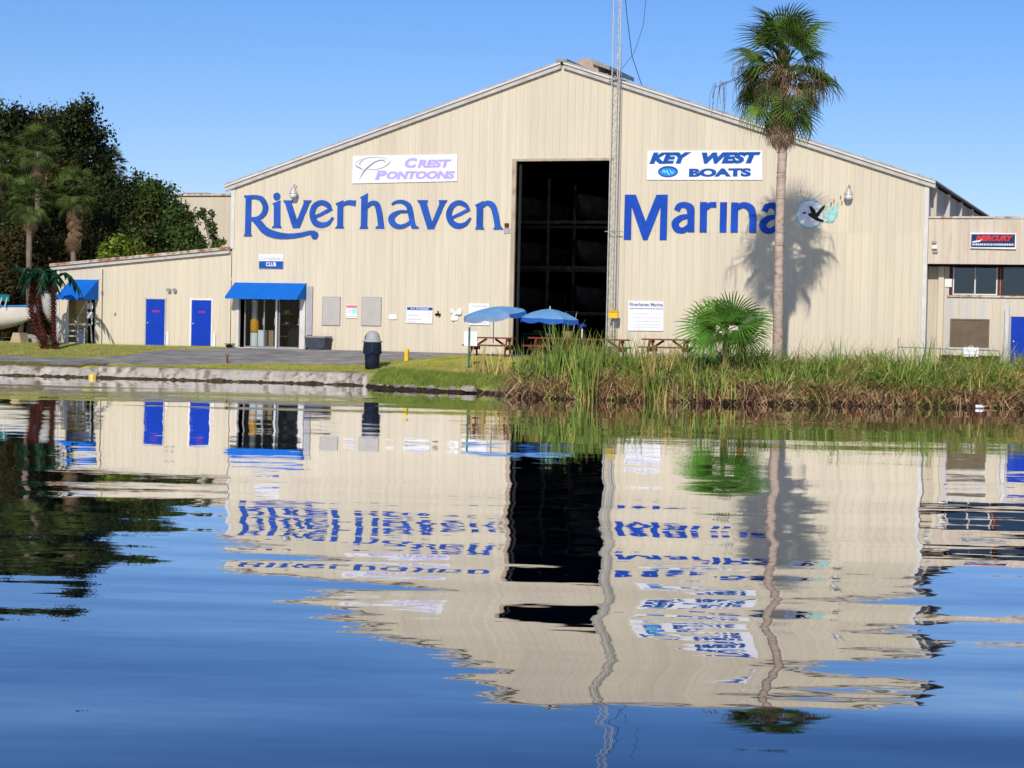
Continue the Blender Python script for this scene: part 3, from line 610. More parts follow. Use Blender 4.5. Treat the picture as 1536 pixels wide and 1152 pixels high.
swoosh(t, ZC, [[(180, 245, 10), (180, 205, 18), (250, 155, 14), (360, 138, 10), (480, 145, 8), (530, 165, 6)], [(270, 290, 10), (380, 295, 12), (480, 265, 16), (545, 220, 16), (570, 180, 6)], [(125, 235, 4), (140, 195, 10), (220, 150, 6)]], LGREY, -.0642, 'emblem')
t, a, b, c, d = rect_sign('banner_sign', 'white banner with dark blue slanted lettering and oval emblem, right of mast', 'sign', [(972, 226), (1144, 226), (1144, 270), (971, 270)], WHITE)
def ZK(x, y): return wall(960+x/7.68, 215+y/7.68)
txt_px(ZK, 'lettering', 'KEY', 115, 600, 108, 240, SIGNBLUE, t, -.0605, .075, .25)
txt_px(ZK, 'lettering', 'WEST', 715, 1395, 106, 240, SIGNBLUE, t, -.0605, .075, .25)
txt_px(ZK, 'lettering', 'BOATS', 570, 1285, 292, 390, SIGNBLUE, t, -.0605, .065, 0)
p = ZK(327, 328); q = ZK(443, 328); r_ = ZK(327, 394)
MB().disc(p, q[0]-p[0], p[1]-r_[1], -.064, -.0602, 28).build('emblem', SIGNBLUE, t)
MB().disc((p[0], p[1]-.01), (q[0]-p[0])*.86, (p[1]-r_[1])*.72, -.066, -.0642, 28).build('emblem', mat('bright_sign_blue', (.02, .2, .6), .5), t)
swoosh(t, ZK, [[(262, 345, 6), (280, 312, 12), (300, 345, 10)], [(310, 310, 12), (330, 350, 10), (345, 365, 8)], [(350, 312, 10), (375, 350, 8), (395, 320, 8)]], CYAN, -.0675, 'emblem')
t, a, b, c, d = rect_sign('club_sign', 'small white over blue sign above the long blue awning', 'sign', [(389.5, 381.5), (426, 381.5), (426, 403), (389.5, 403)], WHITE)
MB().box(a+.01, b-.01, -.066, -.0605, c+.01, c+(d-c)*.52).build('lower_panel', SIGNBLUE, t)
text_part('lettering', 'CLUB', a+.33, b-.33, c+.10, c+.27, -.067, WHITE, t, bold=.03)
text_part('lettering', "Commodore's", a+.05, b-.05, c+(d-c)*.60, c+(d-c)*.86, -.0605, LGREY, t)
for px, lb in (([(485, 446), (510.5, 446), (510, 487), (484.5, 487)], 'narrow grey notice sheet beside the shop entrance'), ([(544, 446), (572, 446.5), (571.5, 488), (543.5, 487.5)], 'wider grey notice sheet above the grey-lidded bin')):
    t, a, b, c, d = rect_sign('notice_sheet', lb, 'notice', px, BOARD)
    MB().box(a-.02, a+.01, -.068, -.03, c-.02, d+.02).box(b-.01, b+.02, -.068, -.03, c-.02, d+.02).box(a+.011, b-.011, -.066, -.03, d-.01, d+.02).box(a+.011, b-.011, -.066, -.03, c-.02, c+.01).build('frame', LGREY, t)
    dashes(t, [(a+.2, b-.2, d-.13, .03)]+[(a+.22, b-.14-.08*random.random(), d-.24-k*.075, .014) for k in range(10)], LGREY, -.0605)
t, a, b, c, d = rect_sign('safety_poster', 'small poster with red header and pale blue picture between notice sheets', 'poster', [(520, 457), (536, 457.3), (536, 477.5), (520, 477)], WHITE)
MB().box(a+.01, b-.01, -.064, -.0605, d-.13, d-.02).build('header', mat('faded_red', (.6, .16, .16), .6), t)
MB().box((a+b)/2+.02, b-.02, -.064, -.0605, c+.2, d-.15).build('picture', CYAN, t)
dashes(t, [(a+.04, (a+b)/2, d-.22-k*.06, .02) for k in range(3)]+[(a+.04, b-.04, c+.06, .03)], LGREY, -.0605)
t, a, b, c, d = rect_sign('small_plate', 'tiny blank white plate between notice sheet and price board', 'plate', [(584, 471.5), (596, 471.5), (596, 479), (584, 479)], WHITE)
t, a, b, c, d = rect_sign('price_board', 'white board with blue header strip left of black propeller', 'sign', [(611, 460), (650, 460.5), (649, 485.5), (610, 484.5)], WHITE)
MB().box(a+.03, b-.01, -.064, -.0605, d-.14, d-.02).build('header', SIGNBLUE, t)
text_part('lettering', 'R.V. STORAGE', a+.2, b-.18, d-.115, d-.045, -.0645, WHITE, t, bold=.02)
dashes(t, [(a+.06, a+.55, d-.36, .03), (a+.06, a+.65, d-.52, .03), (b-.2, b-.08, d-.27, .02), (b-.2, b-.08, d-.4, .02), (a+.06, a+.4, c+.05, .02)], LGREY, -.0605)
t, a, b, c, d = rect_sign('rules_board', 'white rules board with faint grey lines low on wall right of mast', 'sign', [(943, 451), (996, 452), (996, 496.5), (942.5, 496)], WHITE)
text_part('lettering', 'Riverhaven Marina', a+.06, b-.05, d-.21, d-.07, -.0605, mat('faded_navy_print', (.12, .17, .30), .6), t, bold=.03)
dashes(t, [(a+.06, b-.06, d-.32, .04)], GREY, -.0605)
dashes(t, [(a+.2, b-.1, d-.50, .012), (a+.2, b-.1, d-.66, .012), (a+.3, b-.1, d-.80, .012), (a+.3, b-.1, d-.92, .012), (a+.1, b-.1, d-1.02, .012)], LGREY, -.0605)
t, a, b, c, d = rect_sign('white_board', 'large white board on the wall partly hidden behind the tilted umbrella', 'sign', [(704, 455), (735, 455.5), (735, 488), (704, 487.5)], WHITE)
dashes(t, [(a+.1, b-.1, c+.08, .03), (a+.1, b-.1, d-.12, .03)], LGREY, -.0605)
# engine maker's panel on the annex
t, a, b, c, d = rect_sign('dealer_sign', 'dark navy framed sign with red slanted word on annex upper band', 'sign', [(1456, 349), (1524.5, 350), (1524.5, 374), (1456, 372.5)], WHITE, th=.08, v=-.012)
u0, z1 = wall(1457.5, 351); u1, z0 = wall(1522.5, 371.5)
MB().box(u0, u1, -.098, -.0925, z0+.005, z1-.01).build('panel', NAVY, t)
text_part('lettering', 'MERCURY', u0+.16, u1-.06, z0+.23, z1-.05, -.0985, RED, t, bold=.06, shear=.3)
MB().prism([(u0+.04, z0+.17), (u0+.30, z0+.20), (u0+.40, z0+.30), (u0+.26, z0+.25), (u0+.05, z0+.22)], -.106, -.1035).build('emblem', WHITE, t)
dashes(t, [(u0+.05, u1-.05, z0+.07, .07)], mat('pale_blue_print', (.5, .6, .7), .5), -.0985)
# duck roundel with teal reeds
dk = thing('duck_plaque', 'round white plaque with black flying duck and teal reeds', 'plaque', (11.74, -.03, 6.15))
def ZD(x, y): return wall(1160+x/10.971, 270+y/10.971)
p = ZD(607, 560); q = ZD(840, 560); r_ = ZD(607, 800)
MB().disc(p, q[0]-p[0], p[1]-r_[1], -.05, -.03, 40).build('rim', TEAL, dk)
MB().disc(p, (q[0]-p[0])*.90, (p[1]-r_[1])*.90, -.058, -.0505, 40).build('face', WHITE, dk)
duck = MB()
duck.prism([ZD(*k) for k in [(570, 560), (600, 545), (640, 555), (700, 570), (740, 620), (835, 665), (830, 690), (770, 690), (700, 665), (640, 625), (590, 590)]], -.078, -.06)
duck.prism([ZD(*k) for k in [(590, 430), (640, 440), (690, 490), (715, 560), (720, 620), (660, 600), (625, 530)]], -.0805, -.06)
duck.prism([ZD(*k) for k in [(700, 560), (760, 490), (850, 405), (855, 440), (800, 530), (750, 600), (715, 640)]], -.083, -.06)
duck.build('duck', BLACK, dk)
MB().prism([ZD(*k) for k in [(465, 557), (520, 515), (560, 550), (515, 560)]], -.064, -.0585).build('hills', SIGNBLUE, dk)
reeds = MB()
for k in range(15):
    x0 = 860+random.random()*150; y0 = 700-random.random()*60; x1 = x0+random.uniform(-20, 150); y1 = y0-random.uniform(90, 330)
    if x1 > 1135: x1 = 1135
    reeds.prism([ZD(x0-16, y0), ZD(x0+18, y0+8), ZD((x0+x1)/2+14, (y0+y1)/2), ZD(x1, y1), ZD((x0+x1)/2-14, (y0+y1)/2)], -.05-.002*k, -.03)
reeds.build('reeds', TEAL, dk)
cat_ = MB()
for x, y in ((1110, 285), (1000, 345), (1130, 370), (955, 390)): cat_.prism([ZD(x-8, y+28), ZD(x+6, y+32), ZD(x+14, y-20), ZD(x+2, y-26)], -.09, -.08)
cat_.build('cattail_heads', RUST, dk)
# propellers on the wall
def propeller(u, z, r, m, label, blades, rot=0):
    t = thing('propeller', label, 'propeller', (u, -.03, z)); h = MB(); h.disc((u, z), r*.25, r*.25, -.16, -.03, 14); h.build('hub', m, t)
    for k in range(blades):
        a = rot+2*math.pi*k/blades; vs = []
        for rr, wv in ((.2, .18), (.55, .42), (.85, .40), (1.0, .12)):
            for s in (-1, 1):
                ca, sa = math.cos(a), math.sin(a); x = rr*r; y = wv*r*s
                vs.append((u+x*ca-y*sa, -.09+.05*s, z+x*sa+y*ca))
        vs2 = [(a_, b_+.015, c_) for a_, b_, c_ in vs]
        MB().add(vs+vs2, [(0, 1, 3, 2), (2, 3, 5, 4), (4, 5, 7, 6), (8, 10, 11, 9), (10, 12, 13, 11), (12, 14, 15, 13), (0, 2, 10, 8), (2, 4, 12, 10), (4, 6, 14, 12), (1, 9, 11, 3), (3, 11, 13, 5), (5, 13, 15, 7), (6, 7, 15, 14)]).build('blade', m, t)
propeller(-3.18, 2.70, .12, BLACK, 'small black boat propeller mounted on wall beside the price board', 3, math.pi/2)
propeller(-2.44, 2.73, .30, HULLW, 'white boat propeller mounted on wall left of tilted umbrella', 3, .4)
# wall lamps
def wall_lamp(px, py, label):
    u, z = wall(px, py); t = thing('wall_lamp', label, 'lamp', (u, -.03, z-.2), 'dome lamps high on the wall')
    MB().tube([(u, -.03, z+.28), (u, -.25, z+.34), (u, -.32, z+.22)], .022, 8).build('arm', STEELD, t)
    MB().lathe([(0, .24), (.07, .23), (.09, .15), (.14, .06), (.17, -.02), (.17, -.04)], (u, -.32, z), 20).build('dome', STEEL, t, True)
    MB().lathe([(.15, -.04), (.15, -.12), (.11, -.2), (0, -.23)], (u, -.32, z), 20).build('lens', mat('lamp_lens', (.6, .6, .58), .25), t, True)
wall_lamp(445, 290, 'dome lamp above the blue painted word with the swash tail')
wall_lamp(1275, 292, 'dome lamp right of the duck plaque')
for px, lb in ((256, 'left of two small round floodlights between blue doors'), (264.5, 'right of two small round floodlights between blue doors')):
    u, z = wall(px, 434); t = thing('flood_light', lb, 'lamp', (u, -.03, z-.07))
    MB().tube([(u, -.03, z), (u, -.10, z)], .02, 8).build('stem', STEELD, t); MB().tube([(u, -.10, z), (u, -.16, z-.02), (u, -.22, z-.05)], [.04, .07, .085], 12).build('head', LGREY, t)
u, z = wall(761, 340); t = thing('alarm_bell', 'small dark red alarm horn at end of long painted word', 'alarm', (u, -.03, z-.2))
MB().box(u-.08, u+.08, -.12, -.03, z-.02, z+.13).build('horn', mat('dark_red', (.12, .02, .01), .5), t); MB().box(u-.12, u+.13, -.05, -.03, z-.26, z-.07).build('plate', LGREY, t)

# ------------------------------------------------------------------ awnings
def awning(label, u0, u1, zt, zb, proj):
    t = thing('awning', label, 'awning', ((u0+u1)/2, -.03, zb))
    n = 12; th = .012
    MB().add([(u0, -.035, zt), (u1, -.035, zt), (u1, -proj, zb+.09), (u0, -proj, zb+.09), (u0, -.035, zt-th), (u1, -.035, zt-th), (u1, -proj+.004, zb+.09-th), (u0, -proj+.004, zb+.09-th)],
             [(0, 3, 2, 1), (4, 5, 6, 7), (0, 1, 5, 4), (1, 2, 6, 5), (2, 3, 7, 6), (3, 0, 4, 7)]).build('canvas', AWN, t)
    for x, s in ((u0, 1), (u1, -1)): MB().prismy([(-.035, zt-.014), (-proj+.006, zb+.076), (-proj+.006, zb+.02), (-.035, zb+.02)], x+.002*s, x+.012*s).build('side_panel', AWN, t)
    mb = MB(); k = int((u1-u0)/.22)*4
    top = [(u0+(u1-u0)*i/k, zb+.088) for i in range(k+1)]; bot = [(x, zb+.02-.035*abs(math.sin(i*math.pi/4))) for i, (x, _) in enumerate(top)]
    vs = [(x, -proj-.002, z) for x, z in top]+[(x, -proj-.002, z) for x, z in bot]; mb.add(vs, [(i, i+1, k+2+i, k+1+i) for i in range(k)]); mb.build('valance', AWN, t)
    fr = MB()
    for x in (u0+.03, u1-.03): fr.tube([(x, -.04, zt-.05), (x, -proj+.03, zb+.05), (x, -.04, zb+.05)], .014, 6)
    fr.tube([(u0+.03, -proj+.03, zb+.05), (u1-.03, -proj+.03, zb+.05)], .014, 6); fr.build('frame', STEELD, t)
    MB().box(u0-.02, u1+.02, -.05, -.0345, zt-.01, zt+.035).build('head_rail', TRIM_W, t)
awning('long blue canvas awning over the glazed shop entrance', -12.30, -9.02, 3.86, 3.16, .9)
awning('short steep blue canvas awning over the dark store doorway at far left', -20.17, -18.80, 3.90, 3.00, 1.2)

# ------------------------------------------------------------------ antenna mast
mu, mv = 4.12, -.38
mast = thing('antenna_mast', 'tall slim galvanised lattice mast standing against the warehouse beside doorway', 'mast', (mu, mv, G))
R3 = [(mu+.17*math.cos(a), mv+.17*math.sin(a)) for a in (math.pi*7/6, math.pi*11/6, math.pi/2)]; MT = 19.5
for x, y in R3: MB().tube([(x, y, G-.1), (x, y, MT)], .019, 8).build('leg', STEEL, mast)
br = MB(); z = G+.2; k = 0
while z < MT-.4:
    for i in range(3):
        p, q = R3[i], R3[(i+1) % 3]
        if k % 2: p, q = q, p
        br.tube([(p[0], p[1], z), (q[0], q[1], z+.36)], .0075, 4, False)
    z += .36; k += 1
br.build('lattice_bracing', STEEL, mast)
for z in (6.0, 11.9): MB().bar((mu-.32, mv+.02, z), (mu+.36, mv+.02, z), .05, .03).bar((mu, mv, z), (mu, -.03, z), .04, .03).build('wall_bracket', STEELD, mast)
MB().tube([(mu+.24, mv-.1, G), (mu+.25, mv-.1, 6), (mu+.22, mv-.1, 13.2)], .013, 6).build('cable', STEELD, mast)
MB().tube([(mu+.1, mv, 16.5), (mu+.36, mv+.1, 14.2), (mu+.5, 0, 12.8), (mu+.85, .3, 11.66)], .014, 6).build('cable', BLACK, mast)
MB().tube([(mu+1.2, mv+.2, 16.5), (mu+1.0, mv+.1, 13.9), (mu+.62, -.1, 12.9), (mu+.17, mv, 12.2)], .009, 6).build('cable', BLACK, mast)
yb = thing('junction_box', 'yellow box strapped to the foot of the lattice mast', 'box', (4.3, -.75, 2.64))
MB().box(4.14, 4.49, -.74, -.57, 2.65, 2.96).build('body', YELLOW, yb); MB().box(4.15, 4.48, -.755, -.7405, 2.86, 2.95).build('flap', mat('dark_yellow', (.5, .32, .02), .5), yb); MB().box(4.26, 4.30, -.57, -.36, 2.6, 3.0).build('strap', STEELD, yb)
# roof ventilator
rvn = thing('roof_ventilator', 'curved metal ventilator hood on the roof just right of ridge', 'vent', (3.2, 4, 12.1))
def RP(px, py): return wall(px, py, 3.0)
MB().prism([RP(*k) for k in ((874, 102), (874, 96), (884, 92), (896, 92.5), (903, 96), (906, 104), (906, 112), (880, 106))], 2.2, 5.5).build('hood', mat('tan_metal', (.38, .30, .22), .6), rvn)
MB().prism([RP(*k) for k in ((899, 93), (925, 104), (925, 110), (900, 101))], 2.0, 5.6).build('cowl', STEELD, rvn)

# ------------------------------------------------------------------ things by the wall
tb = thing('storage_tub', 'charcoal plastic tub on the paving right of the shop entrance', 'tub', (-8.2, -.5, G))
x0, x1, y0, y1 = -8.68, -7.78, -.85, -.15
MB().add([(x0+.05, y0+.05, G+.03), (x1-.05, y0+.05, G+.03), (x1-.05, y1-.05, G+.03), (x0+.05, y1-.05, G+.03), (x0, y0, G+.55), (x1, y0, G+.55), (x1, y1, G+.55), (x0, y1, G+.55), (x0+.04, y0+.04, G+.55), (x1-.04, y0+.04, G+.55), (x1-.04, y1-.04, G+.55), (x0+.04, y1-.04, G+.55), (x0+.08, y0+.08, G+.1), (x1-.08, y0+.08, G+.1), (x1-.08, y1-.08, G+.1), (x0+.08, y1-.08, G+.1)],
         [(0, 3, 2, 1), (0, 1, 5, 4), (1, 2, 6, 5), (2, 3, 7, 6), (3, 0, 4, 7), (4, 5, 9, 8), (5, 6, 10, 9), (6, 7, 11, 10), (7, 4, 8, 11), (8, 9, 13, 12), (9, 10, 14, 13), (10, 11, 15, 14), (11, 8, 12, 15), (12, 13, 14, 15)]).build('body', TUBM, tb)
MB().box(x0-.02, x1+.02, y0-.02, y0, G+.5, G+.57).box(x1, x1+.02, y0, y1, G+.5, G+.57).build('rim', STEELD, tb)
for x in (x0+.1, x1-.1): MB().tube([(x, y0-.02, G+.05), (x, y0+.05, G+.05)], .05, 10).build('caster', BLACK, tb)
sc = thing('low_planter', 'small dark low planter at left foot of shop entrance', 'planter', (-12.35, -.35, G))
MB().lathe([(.10, 0), (.17, .12), (.15, .12), (.08, .04)], (-12.35, -.35, G), 14).build('bowl', BLACK, sc)
lf = MB()
for k in range(26):
    a = random.uniform(0, 6.28); r = random.uniform(.08, .26); lf.add([(-12.35, -.35, G+.1), (-12.35+r*math.cos(a)-.02, -.35+r*math.sin(a), G+.17), (-12.35+r*1.3*math.cos(a), -.35+r*1.3*math.sin(a), G+.13), (-12.35+r*math.cos(a)+.02, -.35+r*math.sin(a)+.02, G+.18)], [(0, 1, 2, 3)])
lf.build('foliage', BARK, sc)
# shop contents
t = thing('drink_dispenser', 'amber and white dispenser just inside the shop glass', 'dispenser', (-11.75, .75, G))
MB().lathe([(.17, 0), (.17, .62)], (-11.75, .75, G+.02), 16).build('base', WHITE, t); MB().lathe([(.16, .62), (.18, .7), (.18, 1.1), (.14, 1.2)], (-11.75, .75, G+.02), 16).build('tank', ORANGE, t, True); MB().lathe([(.13, 1.2), (.13, 2.0)], (-11.75, .75, G+.02), 16).build('column', OFFW, t)
t = thing('freezer_chest', 'white chest behind the left shop pane', 'freezer', (-11.4, .8, G)); MB().box(-11.5, -11.2, .6, 1.0, G+.02, G+.7).build('body', WHITE, t); MB().box(-11.51, -11.19, .59, 1.01, G+.7, G+.76).build('lid', OFFW, t)
t = thing('cardboard_carton', 'brown carton on the shop floor behind the glass', 'carton', (-11.0, .9, G)); MB().box(-11.15, -10.85, .7, 1.1, G+.02, G+.75).build('body', CARD, t); MB().box(-11.15, -10.85, .69, .80, G+.751, G+.76).build('flap', CARD, t)
t = thing('shop_counter', 'dark counter with pale tray inside the shop', 'counter', (-10.0, 1.6, G)); MB().box(-10.5, -9.4, 1.4, 2.0, G+.02, G+1.0).build('body', BLACK, t); MB().box(-10.1, -9.6, 1.35, 1.8, G+1.001, G+1.06).build('tray', OFFW, t)
t = thing('shelf_rack', 'dark shelf rack with small tan goods behind the middle pane', 'shelf', (-10.85, 2.2, G))
for z in (.5, 1.0, 1.45): MB().box(-11.2, -10.5, 2.0, 2.4, G+z, G+z+.03).build('shelf', CARD, t)
for x in (-11.2, -10.53): MB().box(x, x+.03, 2.0, 2.03, G+.02, G+1.9).build('upright', BLACK, t)
MB().box(-11.0, -10.75, 2.0, 2.2, G+1.48, G+1.62).build('goods', PLY, t); MB().box(-10.95, -10.78, 2.0, 2.2, G+1.03, G+1.12).build('goods', WHITE, t); MB().box(-10.8, -10.6, 1.98, 2.2, G+.53, G+.68).build('goods', mat('pale_blue_box', (.25, .4, .6), .5), t)
# interior of the big doorway: racks with stored boats
def hull_mesh(L, B, H, m, rake=.9):
    S = []; n = 16
    for i in range(n+1):
        t = i/n; x = L*t; w = B/2*(1-max(0, (t-.45)/.55)**2.2); keel = H*.0+H*.55*max(0, (t-.6)/.4)**2; sheer = H*(1+.18*t*t)
        sec = []
        for a, bz in ((0, 0), (.55, .14), (.92, .40), (1.0, 1.0)):
            sec.append((x+(rake*bz*max(0, t-.7)/.3*.6), w*a, keel+(sheer-keel)*bz))
        S.append(sec)
    mb = MB(); vs = []
    for sec in S: vs += [(x, -y, z) for x, y, z in sec[::-1]]+[(x, y, z) for x, y, z in sec[1:]]
    k = 7; mb.add(vs, [(i*k+j, i*k+j+1, (i+1)*k+j+1, (i+1)*k+j) for i in range(n) for j in range(k-1)]+[tuple(range(k))])
    rail = [(S[i][3][0], S[i][3][1]) + (S[i][3][2],) for i in range(n+1)]
    return mb, rail
def boat(label, loc, rz, L, B, H, m, group=None, extras=True):
    t = thing('boat', label, 'boat', loc, group, rz=rz); mb, rail = hull_mesh(L, B, H, m); mb.build('hull', m, t, True)
    r = MB()
    for s in (-1, 1): r.tube([(x, y*s*1.01, z) for x, y, z in rail], .045, 6)
    r.build('rub_rail', BLACK if m is HULLD else BLUERAIL, t)
    d = MB(); vs = []
    for x, y, z in rail: vs += [(x, -y*.97, z-.06), (x, y*.97, z-.06)]
    d.add(vs, [(2*i, 2*i+1, 2*i+3, 2*i+2) for i in range(len(rail)-1)]); d.build('deck', m if m is HULLD else OFFW, t)
    return t, rail
RACKM = mat('dark_rack_steel', (0.16, 0.15, 0.14), 0.7, 0.3)  # steel coloured darker to stand in for shade deep inside
rack = thing('boat_rack', 'dark steel storage rack deep inside the tall doorway', 'rack', (-3, 14, G))
for x in (-6.4, -2.9, .6, 4.1):
    for v in (13, 17): MB().box(x-.06, x+.06, v-.06, v+.06, G, 9.2).build('upright', RACKM, rack)
for z in (3.0, 5.1, 7.2):
    for v in (13, 17): MB().box(-6.4, 4.1, v-.05, v+.05, z-.1, z+.04).build('beam', RACKM, rack)
for k, (x, z) in enumerate(((-4.65, 3.05), (-1.15, 3.05), (-4.65, 5.15), (-1.15, 5.15), (-4.65, 7.25), (-1.15, 7.25))):
    boat(['stored boat on lowest rack shelf, left side of doorway', 'stored boat on lowest rack shelf, right side of doorway', 'stored boat on middle rack shelf, left side of doorway', 'stored boat on middle rack shelf, right side of doorway', 'stored boat on top rack shelf, left side of doorway', 'stored boat on top rack shelf, right side of doorway'][k],
         (x, 18.3, z), -math.pi/2, 6.0, 2.1, 1.0, HULLD, 'boats stored on the rack inside')
def inside(px, v): return wall(px, 500, v)[0]
SX, BX, WX = inside(873, 10.5), inside(852, 11), inside(808, 9.5)
t = thing('work_stool', 'blue and white round stool standing inside the doorway', 'stool', (SX, 10.5, G+.6))
MB().lathe([(.04, 0), (.04, .5)], (SX, 10.5, G+.7), 10).build('stem', WHITE, t); MB().lathe([(.2, .5), (.22, .62), (0, .66)], (SX, 10.5, G+.7), 16).build('seat', BLUE, t); MB().box(SX-.4, SX+.4, 10.2, 10.8, G, G+.69).build('base_box', BLACK, t)
t = thing('wire_basket', 'tan basket with tall handles inside the doorway', 'basket', (BX, 11, G))
MB().lathe([(.18, 0), (.28, .38), (.26, .38), (.16, .03)], (BX, 11, G+.62), 12).build('bucket', CARD, t); MB().tube([(BX-.2, 11, G+.95), (BX-.1, 11, G+1.9), (BX+.4, 11, G+1.9), (BX+.24, 11, G+.95)], .018, 6).build('handle', STEEL, t); MB().box(BX-.3, BX+.3, 10.8, 11.2, G, G+.62).build('stand', BLACK, t)
t = thing('work_bench', 'dark workbench with pale boxes inside the doorway', 'bench', (WX, 9.5, G))
MB().box(WX-.7, WX+.7, 9.2, 9.8, G+.8, G+.86).build('top', STEELD, t)
for x in (WX-.65, WX+.58):
    for v in (9.25, 9.7): MB().box(x, x+.06, v, v+.06, G, G+.8).build('leg', STEELD, t)
MB().box(WX-.2, WX+.25, 9.3, 9.6, G+.861, G+1.02).build('box', CARD, t)

# ------------------------------------------------------------------ street furniture
def gspot(px, py): return spot(px, py)
def lawn_at(px, v): u_ = wall(px, 535, v)[0]; return (u_, v, gz(u_, v))
x, y, z = gspot(558, 553.5)
bn = thing('litter_bin', 'black bag-lined litter bin with grey domed lid beside the seawall end', 'bin', (x, y, z))
prof = [(.26, 0), (.27, .3), (.285, .62), (.31, .66), (.315, .93), (.33, .98)]
mb = MB(); mb.lathe(prof, (x, y, z), 28); b = mb.build('body', BAG, bn, True)
sk = MB(); nn = 40; vs = []
for i, zz in enumerate((.97, .85, .7, .55)):
    for k in range(nn):
        a = 2*math.pi*k/nn; r = .325+.003*i+(.010*math.sin(a*9)+.008*math.sin(a*5+1))*i/2; vs.append((x+r*math.cos(a), y+r*math.sin(a), z+zz+(.04*math.sin(a*4) if i == 3 else 0)))
sk.add(vs, [(i*nn+k, i*nn+(k+1) % nn, (i+1)*nn+(k+1) % nn, (i+1)*nn+k) for i in range(3) for k in range(nn)]); sk.build('bag_skirt', BAG, bn, True)
ld = MB().lathe([(.36, .98), (.36, 1.03), (.29, 1.05), (.27, 1.18), (.21, 1.31), (.12, 1.38), (0, 1.40)], (x, y, z), 28).build('dome_lid', LID, bn, True)
MB().add([(x-.27, y-.15, z+1.1), (x-.20, y-.23, z+1.1), (x-.17, y-.19, z+1.26), (x-.22, y-.12, z+1.26)], [(0, 1, 2, 3)]).build('flap', BLACK, ld)
x, y, z = gspot(610, 541); yp = thing('yellow_post', 'short yellow post at the corner of the lawn', 'post', (x, y, z))
MB().box(x-.07, x+.07, y-.07, y+.07, z-.05, z+.42).build('shaft', YELLOW, yp); MB().lathe([(.07, 0), (.05, .03), (0, .04)], (x, y, z+.42), 8).build('cap', YELLOW, yp)
x, y, z = gspot(341, 545); rp = thing('rusty_stub', 'small rusty forked stub post in the roadside grass', 'post', (x, y, z))
MB().tube([(x, y, z-.05), (x, y, z+.28)], [.05, .035], 8).build('stem', RUST, rp); MB().bar((x-.07, y, z+.36), (x, y, z+.24), .03).bar((x+.08, y, z+.35), (x, y, z+.24), .03).build('fork', RUST, rp)
x, y, z = gspot(703, 553); gp = thing('sign_post', 'green post with white sign plate turned to the wall on the lawn', 'sign', (x, y, z))
MB().box(x-.03, x+.03, y-.02, y+.02, z-.1, z+1.42).build('post', GPOST, gp); MB().box(x-.2, x+.28, y+.0205, y+.03, z+.78, z+1.28).build('plate', WHITE, gp)
x, y, z = gspot(1113, 548); rp2 = thing('red_post', 'thick red post behind the young fan palm', 'post', (x, y, z)); MB().box(x-.09, x+.09, y-.09, y+.09, z-.1, z+1.1).build('shaft', REDPOST, rp2); MB().box(x-.11, x+.11, y-.11, y+.11, z+1.1, z+1.16).build('cap', BLACK, rp2)
# picnic tables
def picnic(label, loc, rz):
    t = thing('picnic_table', label, 'table', loc, 'brown picnic tables behind the reeds', rz=rz); L = .92
    for k in range(5): MB().box(-L, L, -.36+k*.147, -.36+k*.147+.135, .685, .74).build('top_plank', WOOD, t)
    for s in (-1, 1):
        for k in range(2): MB().box(-L, L, s*.72-.14+k*.147, s*.72-.14+k*.147+.135, .40, .455).build('bench_plank', WOOD, t)
    for x in (-.64, .64):
        for s in (-1, 1): MB().bar((x, s*.62, 0), (x, s*.22, .68), .045, .14).build('leg', WOOD, t)
        MB().box(x+.025, x+.065, -.85, .85, .27, .398).build('bench_bearer', WOOD, t); MB().box(x+.025, x+.065, -.36, .36, .58, .684).build('top_bearer', WOOD, t)
        MB().bar((x, 0, .36), (x*.25, 0, .68), .04, .08).build('brace', WOOD, t)
    return t
pt = []
for px, py, lb, rz in ((736, -4.6, 'picnic table under the tilted umbrella on the lawn', .15), (832, -5.0, 'picnic table under the upright umbrella in front of doorway', -.1), (905, -4.8, 'picnic table among reeds at right edge of doorway', .1), (1002, -4.8, 'picnic table below the white rules board', .05)):
    q = lawn_at(px, py)
    if not pt: t = picnic(lb, q, rz)
    else: t = copy_tree(pt[0]); t['label'] = lb; place(t, q, rz)
    pt.append(t); t['_q'] = 0; del t['_q']
Q = [lawn_at(736, -4.6), lawn_at(832, -5.0)]
